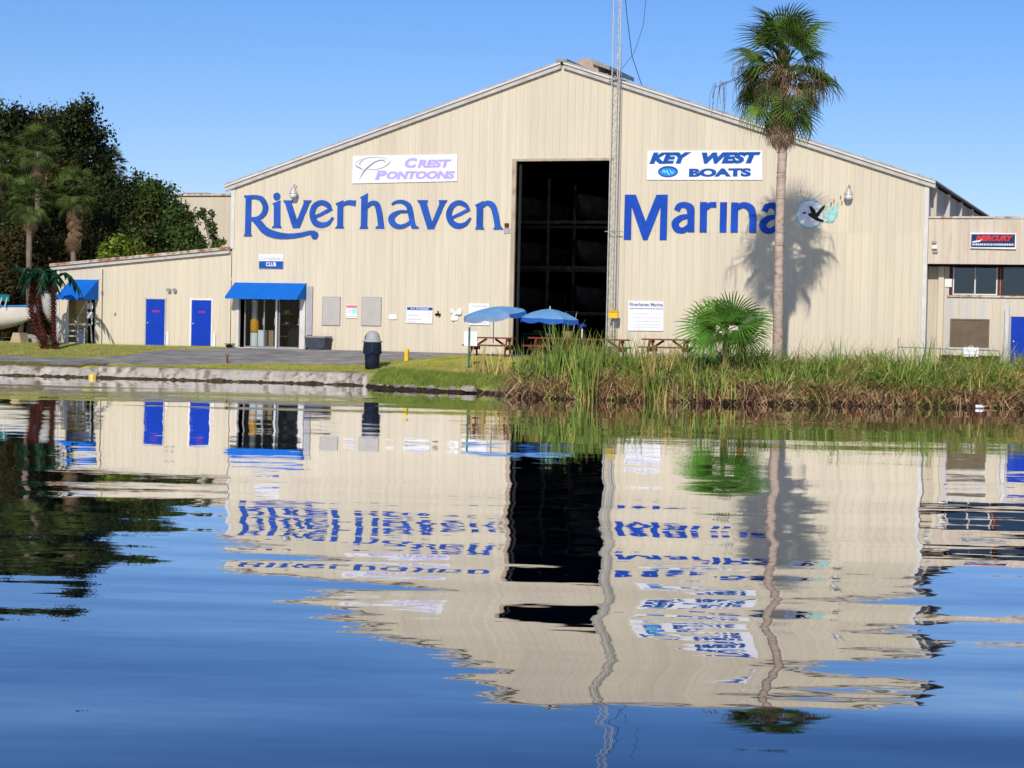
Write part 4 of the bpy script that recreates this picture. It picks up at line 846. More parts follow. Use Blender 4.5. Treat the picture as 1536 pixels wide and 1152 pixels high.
# umbrellas
def umbrella(label, loc, tilt, R, hub_z, drop, vm, dz=0.0):
    t = thing('patio_umbrella', label, 'umbrella', loc, 'blue patio umbrellas', tilt=None, rz=1e-9)
    MB().tube([(0, 0, 0), (0, 0, hub_z+.02)], .02, 8).build('pole', TRIM_W, t)
    T = Matrix.Translation((0, 0, hub_z)) @ tilt
    n = 8; sub = 6
    def pt_(a, r, z): return tuple(T @ Vector((r*math.cos(a), r*math.sin(a), z)))
    prof = [(0, 0), (.3, -.05), (.6, -.14), (.85, -.25), (1, -.34)]
    for k in range(n):
        vs = []; fs = []
        for i, (rr, zz) in enumerate(prof):
            for j in range(sub+1):
                f = j/sub; a = 2*math.pi*(k+f)/n; sag = math.cos(math.pi/n)/math.cos(2*math.pi/n*(f-.5)); vs.append(pt_(a, R*rr*sag, zz*drop/.34-.02*rr*math.sin(math.pi*f)))
        m_ = sub+1
        for i in range(len(prof)-1):
            for j in range(sub): fs.append((i*m_+j, i*m_+j+1, (i+1)*m_+j+1, (i+1)*m_+j))
        MB().add(vs, fs).build('canopy_panel', UMB, t, True)
        vs = []
        for i in range(2):
            for j in range(sub+1):
                f = j/sub; a = 2*math.pi*(k+f)/n; sag = math.cos(math.pi/n)/math.cos(2*math.pi/n*(f-.5)); vs.append(pt_(a, R*sag*(1.002+.02*i), -drop-.02*math.sin(math.pi*f)-i*(.13+.06*math.sin(math.pi*f))))
        MB().add(vs, [(j, j+1, m_+j+1, m_+j) for j in range(sub)]).build('valance_flap', vm[k % len(vm)], t, True)
        MB().tube([pt_(2*math.pi*k/n, .03, -.03), pt_(2*math.pi*k/n, R*.6, -.165*drop/.34), pt_(2*math.pi*k/n, R*.99, -drop-.015)], .008, 5).build('rib', TRIM_W, t)
    MB().tube([pt_(0, 0, -.02), pt_(0, 0, .1)], [.025, .012], 8).build('finial', TRIM_W, t)
q = Q[0]; u1_, z1_ = wall(741, 460, q[1]); umbrella('tilted faded blue patio umbrella left of doorway', (u1_, q[1], q[2]), Matrix.Rotation(-.10, 4, 'Y') @ Matrix.Rotation(.13, 4, 'X'), 1.22, z1_-q[2], .26, [UMBV, UMBV, UMBV, UMBP, UMBP, UMBP, UMBP, UMBV])
q = Q[1]; u1_, z1_ = wall(825, 463, q[1]); umbrella('upright bright blue patio umbrella in front of the dark doorway', (u1_, q[1], q[2]), Matrix.Rotation(.03, 4, 'Y'), 1.10, z1_-q[2], .36, [UMBV])
# rail, hedge box and bits at the annex
q = gspot(1400, 552)
a_, _ = wall(1347, 520, -2.0); b_, _ = wall(1500, 520, -2.0); zr = wall(1420, 523, -2.0)[1]
rl = thing('pipe_rail', 'thin dark pipe railing in front of the annex', 'railing', (a_, -2, G)); MB().tube([(a_, -2, zr+.02), (b_, -2, zr-.04)], .018, 6).build('rail', STEELD, rl)
for f in (0, .18, .42, .72, 1): x = a_+(b_-a_)*f; MB().tube([(x, -2, G-.1), (x, -2, zr-.02+(.35 if f == 0 else 0))], .018, 6).build('post', STEELD, rl)
hb = thing('clipped_hedge', 'low brown-green clipped hedge under the louvered annex window', 'hedge', (17.4, -1.2, G))
def leaf_cloud(n, pts_fn, size, up=.3):
    P = pts_fn(n); n = len(P); nrm = rng.normal(size=(n, 3)); nrm[:, 2] += up; nrm /= np.linalg.norm(nrm, axis=1)[:, None]
    t1 = np.cross(nrm, rng.normal(size=(n, 3))); t1 /= np.linalg.norm(t1, axis=1)[:, None]; t2 = np.cross(nrm, t1)
    s = size*rng.uniform(.4, 1.7, (n, 1)); V = np.stack([P-t1*s*.5, P+t2*s*.28+nrm*s*.08, P+t1*s*.5, P-t2*s*.28+nrm*s*.08], 1).reshape(-1, 3)
    return V, np.arange(4*n).reshape(-1, 4)
ha, _ = wall(1412, 535, -1.2); hb_, _ = wall(1498, 535, -1.2); hz = wall(1450, 534, -1.2)[1]
V, F = leaf_cloud(9000, lambda n: np.stack([rng.uniform(ha, hb_, n), rng.uniform(-1.6, -.8, n), rng.uniform(.95, hz, n)], 1), .09)
np_mesh('foliage', V, F, mat('hedge_leaves', (.07, .065, .02), .7, .4, 2, island=.5), hb)
MB().box(ha+.1, hb_-.1, -1.5, -.9, .9, hz-.1).build('twig_core', BARK, hb)
x, _ = wall(1457, 528, -1.9); z = wall(1457, 528, -1.9)[1]; wb = thing('white_bag', 'crumpled white plastic bag hung on the pipe railing', 'bag', (x, -2.03, z-.2))
V = []; nb = 10
for i in range(nb+1):
    for j in range(nb+1): V.append((x-.27+.54*i/nb, -2.05-.05*mnoise.noise((i*.7, j*.5, 1))-.03, z-.17+.34*j/nb+.04*mnoise.noise((i*.6, 3, 2))))
np_mesh('sheet', np.array(V), np.array([(i*(nb+1)+j, (i+1)*(nb+1)+j, (i+1)*(nb+1)+j+1, i*(nb+1)+j+1) for i in range(nb) for j in range(nb)]), WHITE, wb)
MB().tube([(x-.1, -2.06, z+.16), (x, -2.0, z+.24), (x+.1, -2.06, z+.16)], .008, 5).build('handle', WHITE, wb)

# ------------------------------------------------------------------ seawall
def seawall(label, ua, ub, top, m, seg=2.4, name='seawall', jag=.03):
    t = thing(name, label, 'seawall', ((ua+ub)/2, float(shore((ua+ub)/2)), 0)); u = ua; i = 0
    while u < ub-.05:
        e = min(u+seg, ub); mb = MB(); nu = max(3, int((e-u)/.09)); prof = [(-.30, -.30), (-.26, .0), (-.2, .08), (-.16, top*.45), (-.09, top*.8), (-.06, top-.05), (-.02, top), (.15, top+.02), (.42, top+.01), (.45, top-.4)]
        vs = []
        for k in range(nu+1):
            x = u+.006+(e-u-.012)*k/nu; sv = float(shore(x))+.28
            for j, (dv, z) in enumerate(prof):
                nz = mnoise.noise((x*1.6, z*4, i*3.1))*jag*2+mnoise.noise((x*5, z*9, 2.2))*jag
                vs.append((x, sv+dv+nz, z+(mnoise.noise((x*2.1, j, 8))*jag if j > 2 else 0)))
        n = len(prof); mb.add(vs, [(k*n+j, (k+1)*n+j, (k+1)*n+j+1, k*n+j+1) for k in range(nu) for j in range(n-1)]+[tuple(range(n)), tuple(range(nu*n+n-1, nu*n-1, -1))]); mb.build('wall_section', m, t, True)
        u = e; i += 1
    mb = MB(); nu = int((ub-ua)/.08); vs = []
    for k in range(nu+1):
        x = ua+(ub-ua)*k/nu; sv = float(shore(x))+.28; h = .07+.06*mnoise.noise((x*1.4, 3, 3))+.05*mnoise.noise((x*6, 1, 1)); o = .06*mnoise.noise((x*4, 7, 1))
        vs += [(x, sv-.5+o, -.1), (x, sv-.36+o, h*.5), (x, sv-.18, h)]
    mb.add(vs, [(k*3+j, (k+1)*3+j, (k+1)*3+j+1, k*3+j+1) for k in range(nu) for j in range(2)]); mb.build('algae_band', ALGAE, t, True)
    return t
seawall('weathered pale concrete seawall along the water left of lawn', -12.97, -2.35, .41, CONC, jag=.016)
seawall('low crumbling overgrown seawall at far left', -40, -12.98, .34, CONC, jag=.06)
x, y = -13.0, float(shore(-13.0))-.12
blk = thing('yellow_block', 'yellow painted concrete block at the gap between seawalls', 'block', (x, y, 0)); MB().lathe([(.15, -.2), (.15, .08), (.12, .15), (0, .17)], (x, y, 0), 7).build('body', mat('faded_yellow', (.62, .46, .12), .8, .25), blk)
# wing end of the seawall turning inland
wg = thing('seawall_end', 'pale concrete return slab where the seawall meets the lawn', 'seawall', (-2.1, -8.6, .3))
mb = MB(); pts = [(-2.34, -8.75), (-1.75, -9.5), (-1.45, -9.3), (-1.75, -8.0), (-2.34, -8.1)]
vs = [(a, b, -.2) for a, b in pts]+[(a, b, z) for (a, b), z in zip(pts, (.44, .26, .30, .50, .47))]; mb.add(vs, [tuple(range(5, 10)), (0, 1, 6, 5), (1, 2, 7, 6), (2, 3, 8, 7), (3, 4, 9, 8), (4, 0, 5, 9)]); mb.build('slab', CONCP, wg)

# ------------------------------------------------------------------ rocks along the lawn
def rock(u, v, s, label):
    bm = bmesh.new(); pts = [Vector((random.gauss(0, 1), random.gauss(0, 1), random.gauss(0, 1))).normalized() for _ in range(16)]
    for p in pts: bm.verts.new((p.x*s*random.uniform(.8, 1.2), p.y*s*.7, p.z*s*.42))
    r = bmesh.ops.convex_hull(bm, input=bm.verts); me = bpy.data.meshes.new('rock'); bm.to_mesh(me); bm.free()
    o = link_mesh('rock', me, ROCK, None); place(o, (u, v, .10+s*.1), random.uniform(0, 6)); tag(o, label, 'rock', 'rocks along the waterline below the lawn')
for k in range(17):
    u = -1.2+k*.40+random.uniform(-.1, .1); s = random.uniform(.08, .22) if k not in (11,) else .34
    rock(u, float(shore(u))+random.uniform(-.02, .12), s, 'largest pale slab rock on the waterline below the green post' if k == 11 else 'pale rough rock in the row along the waterline below the lawn')

# ------------------------------------------------------------------ grass and reeds
def blades(U, Vv, H, Wd, lean, bend, m, name, parent=None, segs=3, z0=None, curl=0.0):
    n = len(U); Z = ground(U, Vv) if z0 is None else z0; az = rng.uniform(0, 2*np.pi, n); L = lean*rng.uniform(.2, 1, n); waz = rng.uniform(0, np.pi, n)
    wx, wy = np.cos(waz), np.sin(waz)*.4; rows = []
    for i in range(segs+1):
        t = i/segs; out = L*t*H+bend*H*t**2.5*rng.uniform(.3, 1, n); zz = H*t*(1-.25*L*t)-curl*H*t**3*rng.uniform(.3, 1.2, n); wd = Wd*(1-t**1.6)*.5+.001
        cx, cy, cz = U+np.cos(az)*out, Vv+np.sin(az)*out, Z+zz-.02
        rows.append(np.stack([cx-wx*wd, cy-wy*wd, cz], 1)); rows.append(np.stack([cx+wx*wd, cy+wy*wd, cz], 1))
    V = np.stack(rows, 1).reshape(-1, 3); k = 2*(segs+1); base = np.arange(n)[:, None]*k
    F = np.concatenate([base+np.array([[2*i, 2*i+1, 2*i+3, 2*i+2]]) for i in range(segs)], 0)
    return np_mesh(name, V, F, m, parent)
def scatter(n, u0, u1, fn):
    u = rng.uniform(u0, u1, n); s = rng.uniform(0, 1, n); lo, hi = fn(u); v = lo+(hi-lo)*s; ok = hi > lo+.05; return u[ok], v[ok]
def clumpy(u, v, f, thr, seed=0):
    k = np.array([mnoise.noise((a*f, b*f, seed)) for a, b in zip(u, v)]); return k > thr
# lawn between seawall and reeds
u, v = scatter(70000, -1.9, 7.6, lambda u: (shore(u)+.30, r_lo(u)))
o = blades(u, v, rng.uniform(.04, .10, len(u)), .018, .5, .2, GRASS, 'lawn_grass', segs=1); tag(o, 'short mown lawn grass right of the seawall', 'grass', kind='stuff')
u, v = scatter(16000, -1.7, 7.0, lambda u: (shore(u)+.12, shore(u)+1.5))
o = blades(u, v, rng.uniform(.10, .24, len(u)), .022, .6, .3, GRASS2, 'edge_grass', segs=2); tag(o, 'longer lush grass along the lawn edge above rocks', 'grass', kind='stuff')
u, v = scatter(42000, -40, -12.6, lambda u: (r_hi(u), np.full_like(u, -.08)))
o = blades(u, v, rng.uniform(.04, .09, len(u)), .02, .5, .2, GRASS, 'verge_grass', segs=1); tag(o, 'mown grass verge between the lean-to shed and road', 'grass', kind='stuff')
u, v = scatter(16000, -12.9, -1.9, lambda u: (shore(u)+.72, r_lo(u)))
o = blades(u, v, rng.uniform(.04, .10, len(u)), .02, .5, .2, GRASS, 'roadside_grass', segs=1); tag(o, 'thin grass strip between seawall and asphalt', 'grass', kind='stuff')
u, v = scatter(14000, -40, -12.9, lambda u: (shore(u)+.55, r_lo(u)))
o = blades(u, v, rng.uniform(.05, .16, len(u)), .022, .6, .3, mat('dull_verge_grass', (.14, .12, .03), .8, .3, 1.5, island=.4), 'shore_grass', segs=1); tag(o, 'dull olive grass on top of the crumbling far-left seawall', 'grass', kind='stuff')
# planted bank on the right
BU0, BU1 = 4.9, 30
u, v = scatter(12000, BU0, BU1, lambda u: (shore(u)-.06, shore(u)+1.0))
k = clumpy(u, v, 1.6, -.22, 14); u, v = u[k], v[k]
k = clumpy(u, v, 1.1, -.08, 9); u2, v2 = u[~k], v[~k]; u, v = u[k], v[k]
o = blades(u2, v2, rng.uniform(.3, .95, len(u2)), .048, 1.1, .7, mat('olive_overhang', (.25, .25, .06), .7, .4, 2.5, island=.75, trans=.2, col2=(.38, .28, .1), c2scale=1.6), 'overhanging_grass', segs=4, curl=.95); tag(o, 'olive grass tufts hanging to the waterline between the russet patches', 'grass', kind='stuff')
o = blades(u, v, rng.uniform(.25, .95, len(u)), .048, 1.3, .8, DRY, 'dry_grass', segs=4, curl=1.05); tag(o, 'russet dry grass hanging over the dark bank at the waterline', 'dry grass', kind='stuff')
u, v = scatter(11000, BU0, BU1, lambda u: (shore(u)+.05, shore(u)+2.6))
k = clumpy(u, v, .9, -.05, 1); u, v = u[k], v[k]
o = blades(u, v, rng.uniform(.35, .85, len(u)), .042, .8, .6, REEDY, 'yellow_grass', segs=4, curl=.5); tag(o, 'yellowing bent grass on the planted bank', 'grass', kind='stuff')
u, v = scatter(15000, BU0+.4, BU1, lambda u: (shore(u)+.35, shore(u)+np.interp(u, [5, 7, 30], [3.0, 5.6, 5.0])))
hf = np.interp(u, [5, 8, 12, 15, 30], [.8, 1.1, 1.05, 1.15, 1.15])*np.clip(.95+1.1*np.array([mnoise.noise((a*.55, b*.8, 21)) for a, b in zip(u, v)]), .35, 1.5)
o = blades(u, v, rng.uniform(.40, .95, len(u))*hf, .042, .6, .5, REED, 'bank_grass', segs=4, curl=.3); tag(o, 'dense green grass covering the planted bank', 'grass', kind='stuff')
u, v = scatter(3600, BU0+.3, BU1, lambda u: (shore(u)+.3, shore(u)+4.8))
k = clumpy(u, v, .8, .08, 33); u, v = u[k], v[k]
o = blades(u, v, rng.uniform(.5, 1.2, len(u)), .034, .7, .8, mat('dead_straw', (.42, .33, .17), .8, .3, 2, island=.5), 'dead_straw', segs=5, curl=.5); tag(o, 'pale dead straw stems bent over the green bank', 'dry grass', kind='stuff')
u, v = scatter(1400, BU0+.8, BU1, lambda u: (shore(u)+1.2, shore(u)+5.0))
o = blades(u, v, rng.uniform(.8, 1.5, len(u)), .022, .35, .3, REED, 'tall_thin_grass', segs=5, curl=.1); tag(o, 'sparse tall thin grass stalks rising over the bank', 'grass', kind='stuff')
u, v = scatter(16000, BU0-.6, BU1, lambda u: (shore(u)+.3, shore(u)+3.6))
k = clumpy(u, v, .7, -.02, 5); u, v = u[k], v[k]; zz = ground(u, v)+rng.uniform(.03, .50, len(u))
V, F = leaf_cloud(len(u), lambda n: np.stack([u, v, zz], 1), .13, up=.6)
tag(np_mesh('leafy_cover', V, F, COVER), 'leafy green ground cover among the bank grass', 'ground cover', kind='stuff')
u, v = scatter(5000, 4.2, 6.6, lambda u: (shore(u)+.9, shore(u)+3.2)); zz = ground(u, v)+rng.uniform(.03, .45, len(u))*np.clip(1.2-np.abs(u-5.5), .1, 1)
V, F = leaf_cloud(len(u), lambda n: np.stack([u, v, zz], 1), .12, up=.6); tag(np_mesh('leafy_shrub', V, F, GRASS2), 'bright leafy shrub where lawn meets the reeds', 'shrub')
# dark mud under the bank
nu = 240; vs = []
for k in range(nu+1):
    x = -2+k*(32/nu); s0 = float(shore(x)); h = (.10+.20*mnoise.noise((x*1.1, 1, 1))+.08*mnoise.noise((x*4, 2, 1)))*(1 if x > 5 else .4)
    vs += [(x, s0-.16+.05*mnoise.noise((x*3, 4, 1)), -.15), (x, s0-.05+.05*mnoise.noise((x*4, 2, 1)), .03), (x, s0+.10, h+.06)]
tag(np_mesh('mud_bank', np.array(vs), np.array([(k*3+j, (k+1)*3+j, (k+1)*3+j+1, k*3+j+1) for k in range(nu) for j in range(2)]), MUD, smooth=True), kind='structure')
# tall cattail clumps, one by one
cl = [(722, 560, 1.25, 9, .25, 'thin cattail clump in front of the tilted umbrella'), (752, 565, 1.1, 8, .2, 'sparse dry cattails between the two umbrellas'), (842, 575, 1.75, 26, .16, 'tall dense cattail clump in front of upright umbrella pole'),
      (885, 603, 1.95, 20, .14, 'cattails standing at the water edge below the doorway'), (900, 575, 1.5, 22, .22, 'broad cattail clump before the right side of doorway'), (935, 572, 1.2, 10, .3, 'cattails in front of the lattice mast foot'),
      (962, 570, 1.45, 8, .25, 'thin cattails in front of the white rules board'), (1005, 603, 1.25, 18, .35, 'cattail clump at water edge left of the young fan palm'), (1045, 590, 1.0, 16, .4, 'cattails just left of the young palm trunk'),
      (1165, 585, 1.0, 18, .35, 'cattail clump at the foot of the tall palm'), (1215, 580, 1.1, 8, .2, 'cattails right of the tall palm trunk'), (1256, 575, 1.85, 9, .12, 'tall thin cattails before the blank wall right of palm'),
      (1300, 575, 1.0, 8, .3, 'short cattails left of the pipe railing'), (1350, 585, 1.15, 14, .25, 'cattails at the left end of the pipe railing'), (1385, 575, 1.6, 14, .2, 'tall cattails before the warehouse right corner'), (1465, 590, .9, 14, .35, 'cattails below the white bag'), (790, 572, 1.35, 12, .28, 'cattail clump under the left rim of the upright umbrella'), (815, 580, 1.2, 14, .3, 'short dense cattails left of the umbrella pole'), (868, 568, 1.45, 14, .25, 'cattails under the right rim of the upright umbrella'), (980, 575, 1.2, 14, .35, 'bushy cattails below the white rules board'), (1075, 598, 1.2, 18, .4, 'cattails at water edge below the young fan palm')]
for px, py, h, n, sp, lb in cl:
    q = gspot(px, py) if py < 600 else (at(px, py, 59.5)[0], float(shore(at(px, py, 59.5)[0]))-.05, 0)
    zb = gz(q[0], q[1]); t = thing('cattail_clump', lb, 'cattails', (q[0], q[1], zb), 'cattail clumps on the bank')
    n = int(n*(3.2 if 740 < px < 1010 else 2.0)); h *= 1.12 if 740 < px < 1010 else 1.0; uu = q[0]+rng.normal(0, sp, n); vv = q[1]+rng.normal(0, sp, n)
    blades(uu, vv, h*rng.uniform(.55, 1.08, n), .05, .24, .14, REED if random.random() < .75 else REEDY, 'leaves', t, segs=5, z0=np.full(n, max(zb, -.05)))
    n2 = max(3, n//5); blades(q[0]+rng.normal(0, sp, n2), q[1]+rng.normal(0, sp, n2), h*rng.uniform(.3, .75, n2), .042, .6, .5, REEDY, 'dry_leaves', t, segs=5, z0=np.full(n2, max(zb, -.05)), curl=.4)
lt = thing('floating_bottle', 'white plastic bottle caught at the waterline at far right', 'bottle', tuple(at(1471, 604, 59.2))); p = at(1471, 605, 59.2)
MB().tube([(p[0]-.11, p[1]-.35, .06), (p[0]+.07, p[1]-.35, .06), (p[0]+.10, p[1]-.35, .06), (p[0]+.15, p[1]-.35, .06)], [.055, .055, .02, .02], 12).build('body', WHITE, lt); MB().tube([(p[0]+.151, p[1]-.35, .06), (p[0]+.18, p[1]-.35, .06)], .024, 10).build('cap', SIGNBLUE, lt)

# ------------------------------------------------------------------ palms
def fan_mesh(name, R, pet, nseg=26, spread=2.2, droop=.35, fold=.05, cup=.12, seed=0, petw=.022):
    r = random.Random(seed); V = []; F = []
    def q(vs, fs):
        b = len(V); V.extend(vs); F.extend([tuple(i+b for i in f) for f in fs])
    for s in (-1, 1):
        q([(0, -petw*s, 0), (0, petw*s, -petw), (pet, petw*.6*s, -petw*.5), (pet, -petw*.6*s, 0)], [(0, 1, 2, 3)])
    da = 2*spread/nseg
    for k in range(nseg):
        a = -spread+da*(k+.5); L = R*(.80+.20*math.cos(a*.6))*r.uniform(.92, 1.06); rows = []
        for i, (t, wf, dz) in enumerate(((.04, 1.0, 0), (.34, 1.0, 0), (.62, .90, .10), (.84, .50, .5), (1.0, .04, 1.0))):
            rad = L*t; hw = min(da*.5*rad, da*.5*L*.42)*wf; zz = -droop*L*dz*r.uniform(.8, 1.2)+cup*L*abs(math.sin(a))*t
            c = (pet+rad*math.cos(a), rad*math.sin(a)); nx, ny = -math.sin(a), math.cos(a)
            rows.append([(c[0]-nx*hw, c[1]-ny*hw, zz+fold*hw*6), (c[0], c[1], zz-fold*hw*6), (c[0]+nx*hw, c[1]+ny*hw, zz+fold*hw*6)])
        q([p for rw in rows for p in rw], [(3*i+j, 3*i+j+1, 3*i+j+4, 3*i+j+3) for i in range(4) for j in range(2)])
    me = bpy.data.meshes.new(name); me.from_pydata(V, [], F); me.update(); return me
def put_leaf(me, m, parent, base, az, el, roll=0.0, name='frond', sc=1.0):
    o = bpy.data.objects.new(name, me); C.objects.link(o); o.parent = parent
    if not me.materials: me.materials.append(m)
    o.matrix_local = Matrix.Translation(Vector(base)-LOC[parent]) @ Matrix.Rotation(az, 4, 'Z') @ Matrix.Rotation(-el, 4, 'Y') @ Matrix.Rotation(roll, 4, 'X') @ Matrix.Scale(sc, 4); return o
def trunk_mb(pts, radii, n=18, ring=.012, step=.09):
    P = catmull([(*p, r) for p, r in zip(pts, radii)], 10); mb = MB(); vs = []; nn = len(P)
    for i, p in enumerate(P):
        rr = p[3]*(1+ring*8*(((i*7) % 3)-1)*.35)
        for k in range(n):
            a = 2*math.pi*k/n; w_ = rr*(1+.06*mnoise.noise((math.cos(a)*2, math.sin(a)*2, p[2]*2.2))); vs.append((p[0]+w_*math.cos(a), p[1]+w_*math.sin(a), p[2]))
    return mb.add(vs, [(i*n+k, i*n+(k+1) % n, (i+1)*n+(k+1) % n, (i+1)*n+k) for i in range(nn-1) for k in range(n)])
# tall fan palm
pb = at(1166.5, 520, 63.0); px_, py_ = pb.x, pb.y; pz = gz(px_, py_); tp = at(1172, 165, 63.0)
palm = thing('fan_palm_tree', 'tall fan palm with shaggy crown in front of the warehouse', 'palm tree', (px_, py_, pz))
tz = tp.z
pp = [(px_, py_, pz-.2), (px_+.0, py_, pz+.6), (px_-.02, py_, pz+2.5), (px_-.03, py_, pz+4.6), (px_-.02, py_, pz+6.2), (px_+.0, py_, pz+7.4), (tp.x, py_, tz+.3), (tp.x+.01, py_, tz+1.2)]
trunk_mb(pp, [.21, .175, .16, .152, .150, .155, .19, .15]).build('trunk', TRUNK, palm, True)
for z in [pz+h for h in (.9, 1.75, 2.6, 2.75, 4.1, 4.5, 5.6, 6.3, 6.45, 7.1)]:
    MB().lathe([(.155, 0), (.166, .012), (.155, .03)], (px_-.02, py_, z), 16).build('leaf_scar', mat('trunk_ring', (.33, .235, .18), .9), palm)
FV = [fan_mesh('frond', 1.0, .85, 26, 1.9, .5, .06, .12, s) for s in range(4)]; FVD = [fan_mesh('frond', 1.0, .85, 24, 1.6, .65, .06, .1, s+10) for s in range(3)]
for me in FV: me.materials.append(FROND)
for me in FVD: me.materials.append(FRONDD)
cz0 = tz+.15
for k in range(50):
    f = k/49; el = math.radians(82-138*f+random.uniform(-14, 14)); az = k*2.39996+random.uniform(-.3, .3); h = cz0+.30+1.35*(1-f)**.9
    put_leaf((FV if k % 3 else FVD)[k % 3], None, palm, (tp.x+.13*math.cos(az), py_+.13*math.sin(az), h), az, el, random.uniform(-.8, .8), sc=random.uniform(.68, 1.1))
DEADM = [fan_mesh('dead_frond', .75, .32, 16, .75, .5, .12, .1, s+20) for s in range(3)]
for me in DEADM: me.materials.append(DEAD)
for k in range(40):
    az = k*2.39996; h = tz+.45-1.0*(k/40); put_leaf(DEADM[k % 3], None, palm, (tp.x+.17*math.cos(az), py_+.17*math.sin(az), h), az, math.radians(-66-18*random.random()), random.uniform(-.4, .4), 'dead_frond', random.uniform(.7, 1.0))
for k in range(14):
    az = random.uniform(0, 6.28); put_leaf(DEADM[k % 3], None, palm, (tp.x+.2*math.cos(az), py_+.2*math.sin(az), cz0+random.uniform(.3, 1.5)), az, math.radians(random.uniform(-60, 0)), random.uniform(-.6, .6), 'dead_frond', random.uniform(1.0, 1.5))
core = MB()
for k in range(90):
    az = k*2.39996; h = tz-.1+1.9*k/90; c, s = math.cos(az), math.sin(az); L = random.uniform(.25, .5); w_ = .05
    p0 = Vector((tp.x+c*.12, py_+s*.12, h)); p1 = p0+Vector((c*L*.5, s*L*.5, L)); sd_ = Vector((-s, c, 0))*w_
    core.add([p0-sd_, p0+sd_, p1+sd_*.5, p1-sd_*.5, p0+Vector((c, s, 0))*.03], [(0, 1, 2, 3), (0, 4, 3), (1, 4, 2)])
core.build('leaf_bases', mat('leaf_base_fibre', (.20, .11, .05), .9, .35, 5, island=.4), palm)['kind'] = 'stuff'
for k in range(18):
    az = random.choice((random.uniform(-.7, .7), math.pi+random.uniform(-.7, .7))) if k < 14 else random.uniform(0, 6.28); rr = random.uniform(1.3, 2.2); zt = cz0+random.uniform(.6, 1.7); mb = MB()
    c, s = math.cos(az), math.sin(az); mb.tube([(tp.x, py_, zt-.3), (tp.x+c*rr*.5, py_+s*rr*.5, zt+.25), (tp.x+c*rr, py_+s*rr, zt-.15), (tp.x+c*rr*1.05, py_+s*rr, zt-.5)], .011, 5)
    for j in range(9):
        a_ = random.uniform(.5, 1.05); b_ = random.uniform(.35, 1.2); x, y, z = tp.x+c*rr*a_+random.uniform(-.12, .12), py_+s*rr*a_+random.uniform(-.12, .12), zt+.15-.3*(a_-.5)
        mb.tube([(tp.x+c*rr*a_*.97, py_+s*rr*a_*.97, z), (x, y, z-b_*.4), (x+random.uniform(-.08, .08), y, z-b_)], .007, 4)
    mb.build('flower_stalk', mat('flower_stalk', (.14, .09, .06), .8, .3), palm)
# young fan palm
yb_ = at(1088, 545, 60.2); yz = gz(yb_.x, yb_.y); yt = at(1090, 492, 60.2)
yp_ = thing('young_fan_palm', 'young bushy fan palm with broad bright leaves below the rules board', 'palm tree', (yb_.x, yb_.y, yz))
trunk_mb([(yb_.x, yb_.y, yz-.15), (yb_.x, yb_.y, yz+.5), (yt.x, yb_.y, yt.z-.35), (yt.x, yb_.y, yt.z-.05)], [.13, .105, .10, .06], 14).build('trunk', mat('young_trunk', (.20, .14, .05), .8, .3, 4, bump=.6), yp_, True)
YV = [fan_mesh('frond', .98, .36, 28, 1.8, .34, .09, .16, s+40, .018) for s in range(4)]
for me in YV: me.materials.append(FRONDY)
for az, el, rl, sc_ in ((3.40, 6, -1.15, 1.25), (3.0, -16, -.9, 1.1), (2.75, 34, -.7, 1.18), (2.2, 58, .1, 1.05), (4.6, 48, .1, .85), (.75, 60, .9, 1.05), (.2, 24, .5, 1.25), (5.9, 4, .8, 1.15), (.05, -14, .8, 1.1), (4.2, 26, -.6, .72), (5.2, 28, .6, .72), (4.5, -30, -.4, .6), (5.0, -28, .5, .6), (5.3, -18, .2, .8), (1.5, 25, 0, .9), (3.9, 24, -.3, .85)):
    put_leaf(YV[random.randrange(4)], None, yp_, (yt.x, yb_.y, yt.z-.1+.08*math.sin(math.radians(el))), az, math.radians(el), rl, sc=sc_)
# cabbage palms among the trees
CV = [fan_mesh('frond', 1.05, .95, 22, 1.9, .5, .06, .15, s+60) for s in range(3)]
for me in CV: me.materials.append(mat('cabbage_palm_frond', (.075, .11, .024), .5, .3, 1, island=.35, trans=.2, objvar=.35))
CD = [fan_mesh('dead_frond', 1.0, .6, 14, .8, .6, .1, .1, s+70) for s in range(2)]
for me in CD: me.materials.append(mat('cabbage_palm_dead', (.19, .125, .07), .85, .3, 2, island=.3, objvar=.3))
def cabbage(px, py, Y, label, sk=9, rad=.13, sc=.58):
    c = at(px, py, Y); t = thing('cabbage_palm', label, 'palm tree', (c.x, c.y, G), 'cabbage palms among the trees')
    trunk_mb([(c.x+.1, c.y, G-.2), (c.x, c.y, G+(c.z-G)*.5), (c.x, c.y, c.z-.3), (c.x, c.y, c.z+.1)], [rad*1.2, rad, rad*1.1, rad*.8], 12).build('trunk', mat('cabbage_trunk', (.16, .12, .09), .9, .3, 4, bump=.7), t, True)
    for k in range(34):
        f = k/33; el = math.radians(80-125*f+random.uniform(-12, 12)); az = k*2.39996; put_leaf(CV[k % 3], None, t, (c.x+.1*math.cos(az), c.y+.1*math.sin(az), c.z+.55*(1-f)), az, el, random.uniform(-.4, .4), sc=sc*random.uniform(.85, 1.1))
    for k in range(sk*2):
        az = k*2.39996+.5; put_leaf(CD[k % 2], None, t, (c.x+.12*math.cos(az), c.y+.12*math.sin(az), c.z-.05-.75*random.random()*(sk/9)), az, math.radians(-66-18*random.random()), 0, 'dead_frond', sc*random.uniform(.7, 1.05))
cabbage(58, 232, 92, 'cabbage palm high among dark trees with hanging dead skirt')
cabbage(112, 298, 88, 'cabbage palm with long shaggy dead skirt just left of shed roof', 20)
cabbage(45, 312, 87, 'lower cabbage palm above the green metal palm sculpture', 5)
cabbage(-4, 258, 92, 'cabbage palm cut by the left edge of the picture')
